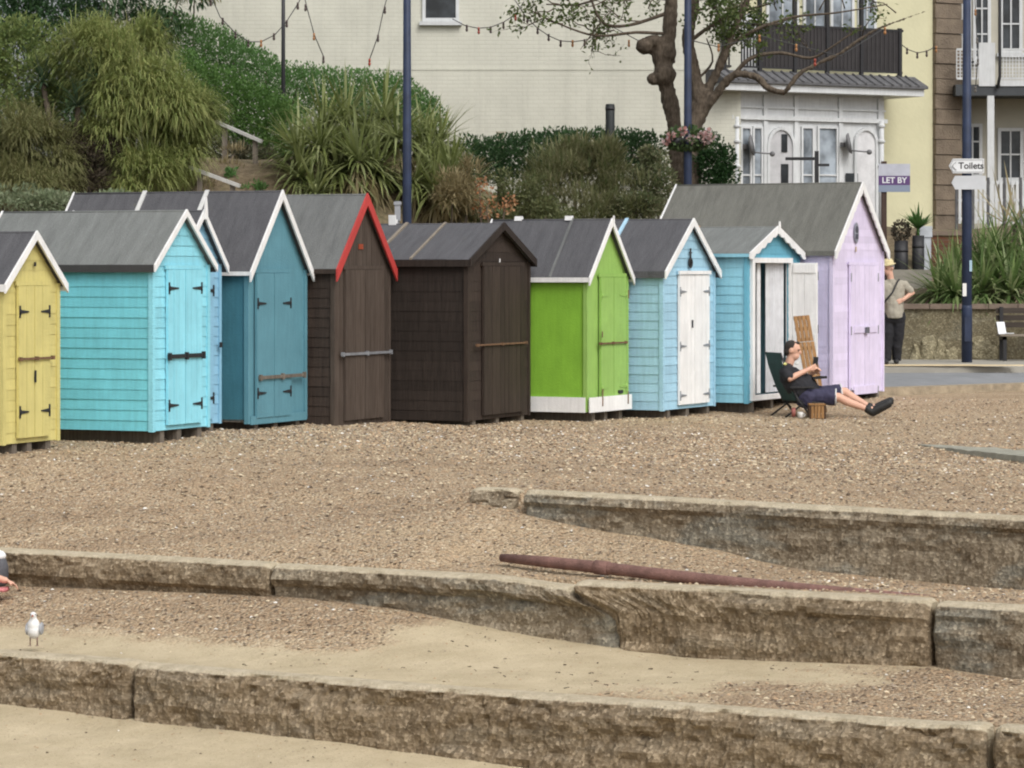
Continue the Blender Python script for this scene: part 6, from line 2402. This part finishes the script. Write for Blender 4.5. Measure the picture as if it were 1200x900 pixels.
def standing_man():
    Y = 50.2

    def S(px, py, dy=0.0):
        return P(px, py, Y + dy)
    zg = .395
    fy = HY + (ZC - zg) * F / Y
    off = V((P(1047, 0, Y).x, Y, zg))
    hip = S(1047, 372)
    neck = S(1044, 328)
    head = S(1041.5, 314)
    root = empty('person', off)
    tag(root, 'person in straw hat, beige shirt and dark trousers, hand on hip behind the lilac hut', 'person')
    body = MB()
    for s, an in ((-1, V((P(1038.5, 0, Y).x, Y - .03, zg + .08))), (1, V((P(1051, 0, Y).x, Y + .05, zg + .08)))):
        h = hip + V((s * .09, 0, -.02))
        kn = h.lerp(an, .52) + V((0, -.02, 0))
        body.capsule(h, kn, .085, .058)
        body.capsule(kn, an, .056, .038)
        body.capsule(an + V((0, 0, -.02)), an + V((-.01, -.12, -.05)), .04, .03)
    body.capsule(hip + V((-.07, 0, 0)), hip + V((.07, 0, 0)), .12, .12)
    body.capsule(hip, S(1046, 350), .13, .14)
    body.capsule(S(1046, 352) + V((-.05, 0, 0)), S(1045, 338) + V((-.07, 0, 0)), .12, .11)
    body.capsule(S(1046, 352) + V((.05, 0, 0)), S(1045, 338) + V((.07, 0, 0)), .12, .11)
    body.capsule(S(1045, 334) + V((-.15, 0, 0)), S(1045, 334) + V((.15, 0, 0)), .07, .07)
    body.capsule(neck, head, .055, .055)
    fwd = V((-.75, -.6, -.22)).normalized()
    up = V((0, 0, 1))
    up = (up - fwd * up.dot(fwd)).normalized()
    M = head_parts(body, head, fwd, up, 1.0)
    sh = S(1045, 334) + V((.20, 0, 0))
    el = S(1069, 343, .03)
    wr = S(1058, 351.5, -.12)
    body.capsule(sh, el, .052, .043)
    body.capsule(el, wr, .042, .03)
    hand(body, wr, V((-.8, -.2, -.35)), V((0, 1, 0)), 1, .5)
    sh2 = S(1045, 334) + V((-.20, 0, 0))
    el2 = S(1028, 352, -.05)
    wr2 = S(1029, 368, -.15)
    body.capsule(sh2, el2, .052, .043)
    body.capsule(el2, wr2, .042, .03)
    hand(body, wr2, V((.1, -.3, -1)), V((1, 0, 0)), 1, .4)
    fuse(loc(body, off).build('body', SKIN, root), .009)
    eyes(M, root, off)
    mb = MB()
    mb.ball((0, -.015, .02), (.081, .093, .075), 8, 0, M)
    loc(mb, off).build('hair', plain('grey_hair', (.35, .34, .33, 1), .8), root)
    mb = MB()
    mb.tube([(0, 0, .055), (0, 0, .06), (0, 0, .066), (0, 0, .12), (0, 0, .15), (0, 0, .155)], [.12, .13, .092, .088, .06, .01], 16, 0, True, M)
    loc(mb, off).build('hat', plain('straw_hat', rgb(204, 190, 148), .9, .12, 30), root)
    SHR = plain('beige_shirt', rgb(158, 152, 138), .9, .08, 8, .004)
    mb = MB()
    mb.tube([S(1047.5, 373), S(1047.5, 372), S(1047, 360), S(1046, 348)], [.155, .168, .165, .15], 18)
    mb.capsule(S(1046, 352) + V((-.05, 0, 0)), S(1045, 338) + V((-.08, 0, 0)), .142, .128)
    mb.capsule(S(1046, 352) + V((.05, 0, 0)), S(1045, 338) + V((.08, 0, 0)), .142, .128)
    mb.capsule(S(1045, 334.5) + V((-.16, 0, 0)), S(1045, 334.5) + V((.16, 0, 0)), .085, .085)
    mb.capsule(sh, sh.lerp(el, .75), .07, .066)
    mb.capsule(sh2, sh2.lerp(el2, .75), .07, .066)
    mb.tube([neck + V((0, 0, -.06)), neck + V((0, 0, .01))], [.085, .07], 12)
    shirt = folds(fuse(loc(mb, off).build('shirt', SHR, root), .012, 3))
    TR = plain('black_trousers', (.015, .015, .018, 1), .85, .2, 8, .004)
    mb = MB()
    mb.capsule(hip + V((-.07, 0, 0)), hip + V((.07, 0, 0)), .135, .135)
    for s, an in ((-1, V((P(1038.5, 0, Y).x, Y - .03, zg + .06))), (1, V((P(1051, 0, Y).x, Y + .05, zg + .06)))):
        h = hip + V((s * .09, 0, -.02))
        kn = h.lerp(an, .52) + V((0, -.02, 0))
        mb.capsule(h, kn, .105, .085)
        mb.tube([kn, kn.lerp(an, .6), an], [.085, .078, .075], 14)
    folds(fuse(loc(mb, off).build('trousers', TR, root), .011, 3), .035, .12)
    for s, an in ((-1, V((P(1038.5, 0, Y).x, Y - .03, zg))), (1, V((P(1051, 0, Y).x, Y + .05, zg)))):
        mb = MB()
        mb.capsule(an + V((0, .03, .05)), an + V((-.02, -.16, .04)), .048, .04)
        loc(mb, off).build('shoe', BLACKIRON, root)
    mb = MB()
    a, b = S(1054, 330, -.05), S(1036, 356, -.17)
    mb.tube([a + V((0, .05, .03)), a + V((-.04, -.06, 0)), a.lerp(b, .5) + V((0, -.08, 0)), b + V((-.02, -.02, 0))], .016, 6)
    loc(mb, off).build('bag_strap', BLACKIRON, root)


def edge_person():
    """sits on the terrace just beyond the left of the frame, one arm reaching along the sand"""
    Y = 28.15
    zg = -.97
    off = V((P(-70, 0, Y).x, Y, zg))
    root = empty('person', off)
    tag(root, 'person at the left edge of the photo, only a bare forearm and hand showing', 'person')
    b = MB()
    hip = off + V((0, 0, .13))
    ch = off + V((.02, .02, .48))
    nk = off + V((.02, .02, .62))
    b.capsule(hip + V((-.08, 0, 0)), hip + V((.08, 0, 0)), .13, .13)
    b.capsule(hip, ch, .13, .14)
    b.capsule(ch + V((-.15, 0, .05)), ch + V((.15, 0, .05)), .075, .075)
    b.capsule(nk, nk + V((0, 0, .1)), .055, .055)
    M = head_parts(b, nk + V((0, -.01, .18)), V((.3, -.95, 0)).normalized(), V((0, 0, 1)))
    for s in (-1, 1):
        h = hip + V((s * .09, 0, 0))
        kn = h + V((s * .05 - .1, -.42, .02))
        an = kn + V((-.02, -.42, -.06))
        b.capsule(h, kn, .085, .06)
        b.capsule(kn, an, .056, .04)
        b.capsule(an, an + V((0, -.06, .12)), .04, .03)
    sh = ch + V((.2, -.02, .05))
    wr = P(6, 680, Y - .22)
    el = P(-22, 672, Y - .12)
    b.capsule(sh, el, .05, .044)
    b.capsule(el, wr, .043, .031)
    hand(b, wr, V((.95, -.05, -.35)), V((0, -.3, -1)), .95, .6)
    sh2 = ch + V((-.2, -.02, .05))
    el2 = sh2 + V((-.1, -.05, -.27))
    wr2 = el2 + V((.1, -.2, -.12))
    b.capsule(sh2, el2, .05, .043)
    b.capsule(el2, wr2, .042, .03)
    hand(b, wr2, V((.1, -.9, -.2)), V((0, 0, -1)), 1, .4, -1)
    fuse(loc(b, off).build('body', SKIN, root), .009)
    eyes(M, root, off)
    mb = MB()
    mb.ball((0, -.02, .035), (.085, .1, .09), 8, 0, M)
    loc(mb, off).build('hair', HAIR, root)
    TOP = plain('white_vest', (.65, .65, .64, 1), .85)
    mb = MB()
    mb.capsule(hip + V((0, 0, .05)), ch, .15, .155)
    mb.capsule(ch + V((-.13, 0, .05)), ch + V((.13, 0, .05)), .09, .09)
    fuse(loc(mb, off).build('vest', TOP, root), .012, 3)
    mb = MB()
    mb.capsule(hip + V((-.08, 0, 0)), hip + V((.08, 0, 0)), .145, .145)
    for s in (-1, 1):
        h = hip + V((s * .09, 0, 0))
        mb.capsule(h, h + V((s * .03 - .06, -.25, .02)), .105, .09)
    fuse(loc(mb, off).build('shorts', plain('pink_shorts', rgb(200, 120, 126), .85), root), .012, 3)
    # pink towel under the hand, dark bag with white flap against the wall
    mb = MB()
    pts = []
    c = P(-14, 692, Y - .3)
    N = 12
    for i in range(N + 1):
        for j in range(N + 1):
            u, v = i / N, j / N
            p = c + V((lerp(-.32, .17, u), lerp(-.12, .12, v), .025 + .012 * sin(u * 9 + v * 4) * (1 - u * .5)))
            pts.append(p)
    mb.add(pts, [(i * (N + 1) + j, (i + 1) * (N + 1) + j, (i + 1) * (N + 1) + j + 1, i * (N + 1) + j + 1) for i in range(N) for j in range(N)], 0, None, True)
    o = mb.build('towel', plain('pink_towel', rgb(206, 128, 130), .95, .1, 20, .006), None, c)
    sd = o.modifiers.new('thick', 'SOLIDIFY')
    sd.thickness = .03
    tag(o, 'pink towel lying under the forearm at the left edge', 'towel')
    c = P(-4, 672, Y + .12)
    root = empty('beach_bag', V((c.x, c.y, -.97)))
    tag(root, 'black bag with a white flap leaning on the middle step at the left edge', 'bag')
    mb = MB()
    ztop = P(0, 645, Y + .12).z - root.location.z
    mb.tube([(0, 0, .0), (0, 0, .05), (0, 0, ztop * .55), (0, 0, ztop * .78)], [.08, .11, .11, .085], 12)
    mb.build('bag_body', plain('black_nylon', (.09, .09, .10, 1), .8, .2, 12, .006), root)
    mb = MB()
    mb.ball((0, 0, ztop * .85), (.088, .085, .055), 8)
    mb.build('flap', WHITE, root)
    mb = MB()
    mb.tube([(-.06, -.1, ztop * .7), (-.07, -.14, ztop * .35), (-.05, -.11, .04)], .014, 6)
    mb.build('strap', plain('grey_strap', (.3, .32, .36, 1), .7), root)


def gull():
    Y = 25.95
    zg = P(40, 757, Y).z
    c = P(39.5, 757, Y)
    root = empty('gull', V((c.x, Y, zg)))
    tag(root, 'small white gull standing on the sand behind the lowest step', 'gull')
    W = plain('gull_white', (.74, .74, .73, 1), .8, .06, 20, .003)
    G = plain('gull_grey', (.36, .37, .39, 1), .8, .08, 20, .003)
    DKL = plain('gull_leg', (.20, .12, .10, 1), .6)
    s = F / Y            # px per metre
    H = 41 / s
    mb = MB()
    # facing the viewer, body tilted up
    mb.ball((0, .02, H * .46), (.062, .085, .078), 10)
    mb.ball((0, -.005, H * .60), (.052, .06, .062), 10)
    mb.capsule((0, -.01, H * .66), (0, -.02, H * .84), .036, .026)
    mb.ball((0, -.028, H * .90), (.028, .034, .027), 8)
    mb.capsule((0, .08, H * .42), (0, .17, H * .36), .035, .012)
    fuse(mb.build('body', W, root), .006, 3)
    for q in (-1, 1):
        mb = MB()
        mb.ball((q * .058, .045, H * .48), (.017, .10, .055), 8)
        mb.capsule((q * .05, .09, H * .44), (q * .02, .2, H * .38), .02, .006)
        w_ = fuse(mb.build('wing', G, root), .006, 2)
        mb = MB()
        mb.tube([(q * .028, .01, H * .34), (q * .03, .0, H * .17), (q * .03, .004, .006)], [.008, .0055, .0055], 8)
        leg = mb.build('leg', DKL, root)
        mb = MB()
        mb.add([(q * .03, .01, .008), (q * .03 - .022, -.035, .004), (q * .03, -.042, .004), (q * .03 + .022, -.035, .004), (q * .03, .01, .002)], [(0, 1, 2), (0, 2, 3), (4, 2, 1), (4, 3, 2)])
        mb.build('foot', DKL, leg)
        mb = MB()
        mb.ball((q * .021, -.046, H * .915), .0055, 5)
        mb.build('eye', BLACKIRON, root)
    mb = MB()
    mb.tube([(0, -.055, H * .89), (0, -.08, H * .88), (0, -.098, H * .865)], [.010, .008, .002], 8)
    mb.build('beak', plain('gull_beak', (.35, .12, .08, 1), .5), root)


# ------------------------------------------------------------------ light, sky, camera
def light():
    w = bpy.data.worlds.new('World')
    sc.world = w
    w.use_nodes = True
    nt = w.node_tree
    bg = nt.nodes['Background']
    sky = nt.nodes.new('ShaderNodeTexSky')
    sky.sky_type = 'NISHITA'
    sky.sun_disc = False
    el, az = R(48), R(150)
    sky.sun_elevation = el
    sky.sun_rotation = az
    sky.air_density = 1.0
    sky.dust_density = 5.0
    sky.ozone_density = 1.0
    hs = nt.nodes.new('ShaderNodeHueSaturation')      # overcast: the sky is nearly grey
    hs.inputs['Saturation'].default_value = .25
    nt.links.new(sky.outputs[0], hs.inputs['Color'])
    nt.links.new(hs.outputs[0], bg.inputs['Color'])
    bg.inputs['Strength'].default_value = .15
    sun = bpy.data.lights.new('sun', 'SUN')
    sun.energy = .85
    sun.angle = R(25)
    sun.color = (1.0, .975, .94)
    o = bpy.data.objects.new('sun', sun)
    col.objects.link(o)
    # direction towards the sun
    d = V((sin(az) * cos(el), cos(az) * cos(el), sin(el)))
    o.rotation_euler = d.to_track_quat('Z', 'Y').to_euler()
    o.location = (0, 0, 30)


def camera():
    c = bpy.data.cameras.new('camera')
    c.sensor_width = 36
    c.lens = 36 * F / 1200
    c.shift_y = -(450 - HY) / 1200
    c.clip_end = 3000
    c.clip_start = .5
    o = bpy.data.objects.new('camera', c)
    o.location = (0, 0, ZC)
    o.rotation_euler = (pi / 2, 0, 0)
    col.objects.link(o)
    sc.camera = o


beach()
pebbles()
weed()
walls()
huts()
setting()
vegetation()
trees()
houses()
street()
seated_man()
standing_man()
edge_person()
gull()
light()
camera()
vs = sc.view_settings
vs.view_transform = 'Standard'
vs.look = 'None'
vs.exposure = 0.25
vs.gamma = 1
vs.use_curve_mapping = False
sc.render.engine = 'CYCLES'
sc.cycles.use_denoising = True
sc.cycles.max_bounces = 6
sc.cycles.filter_width = 2.1
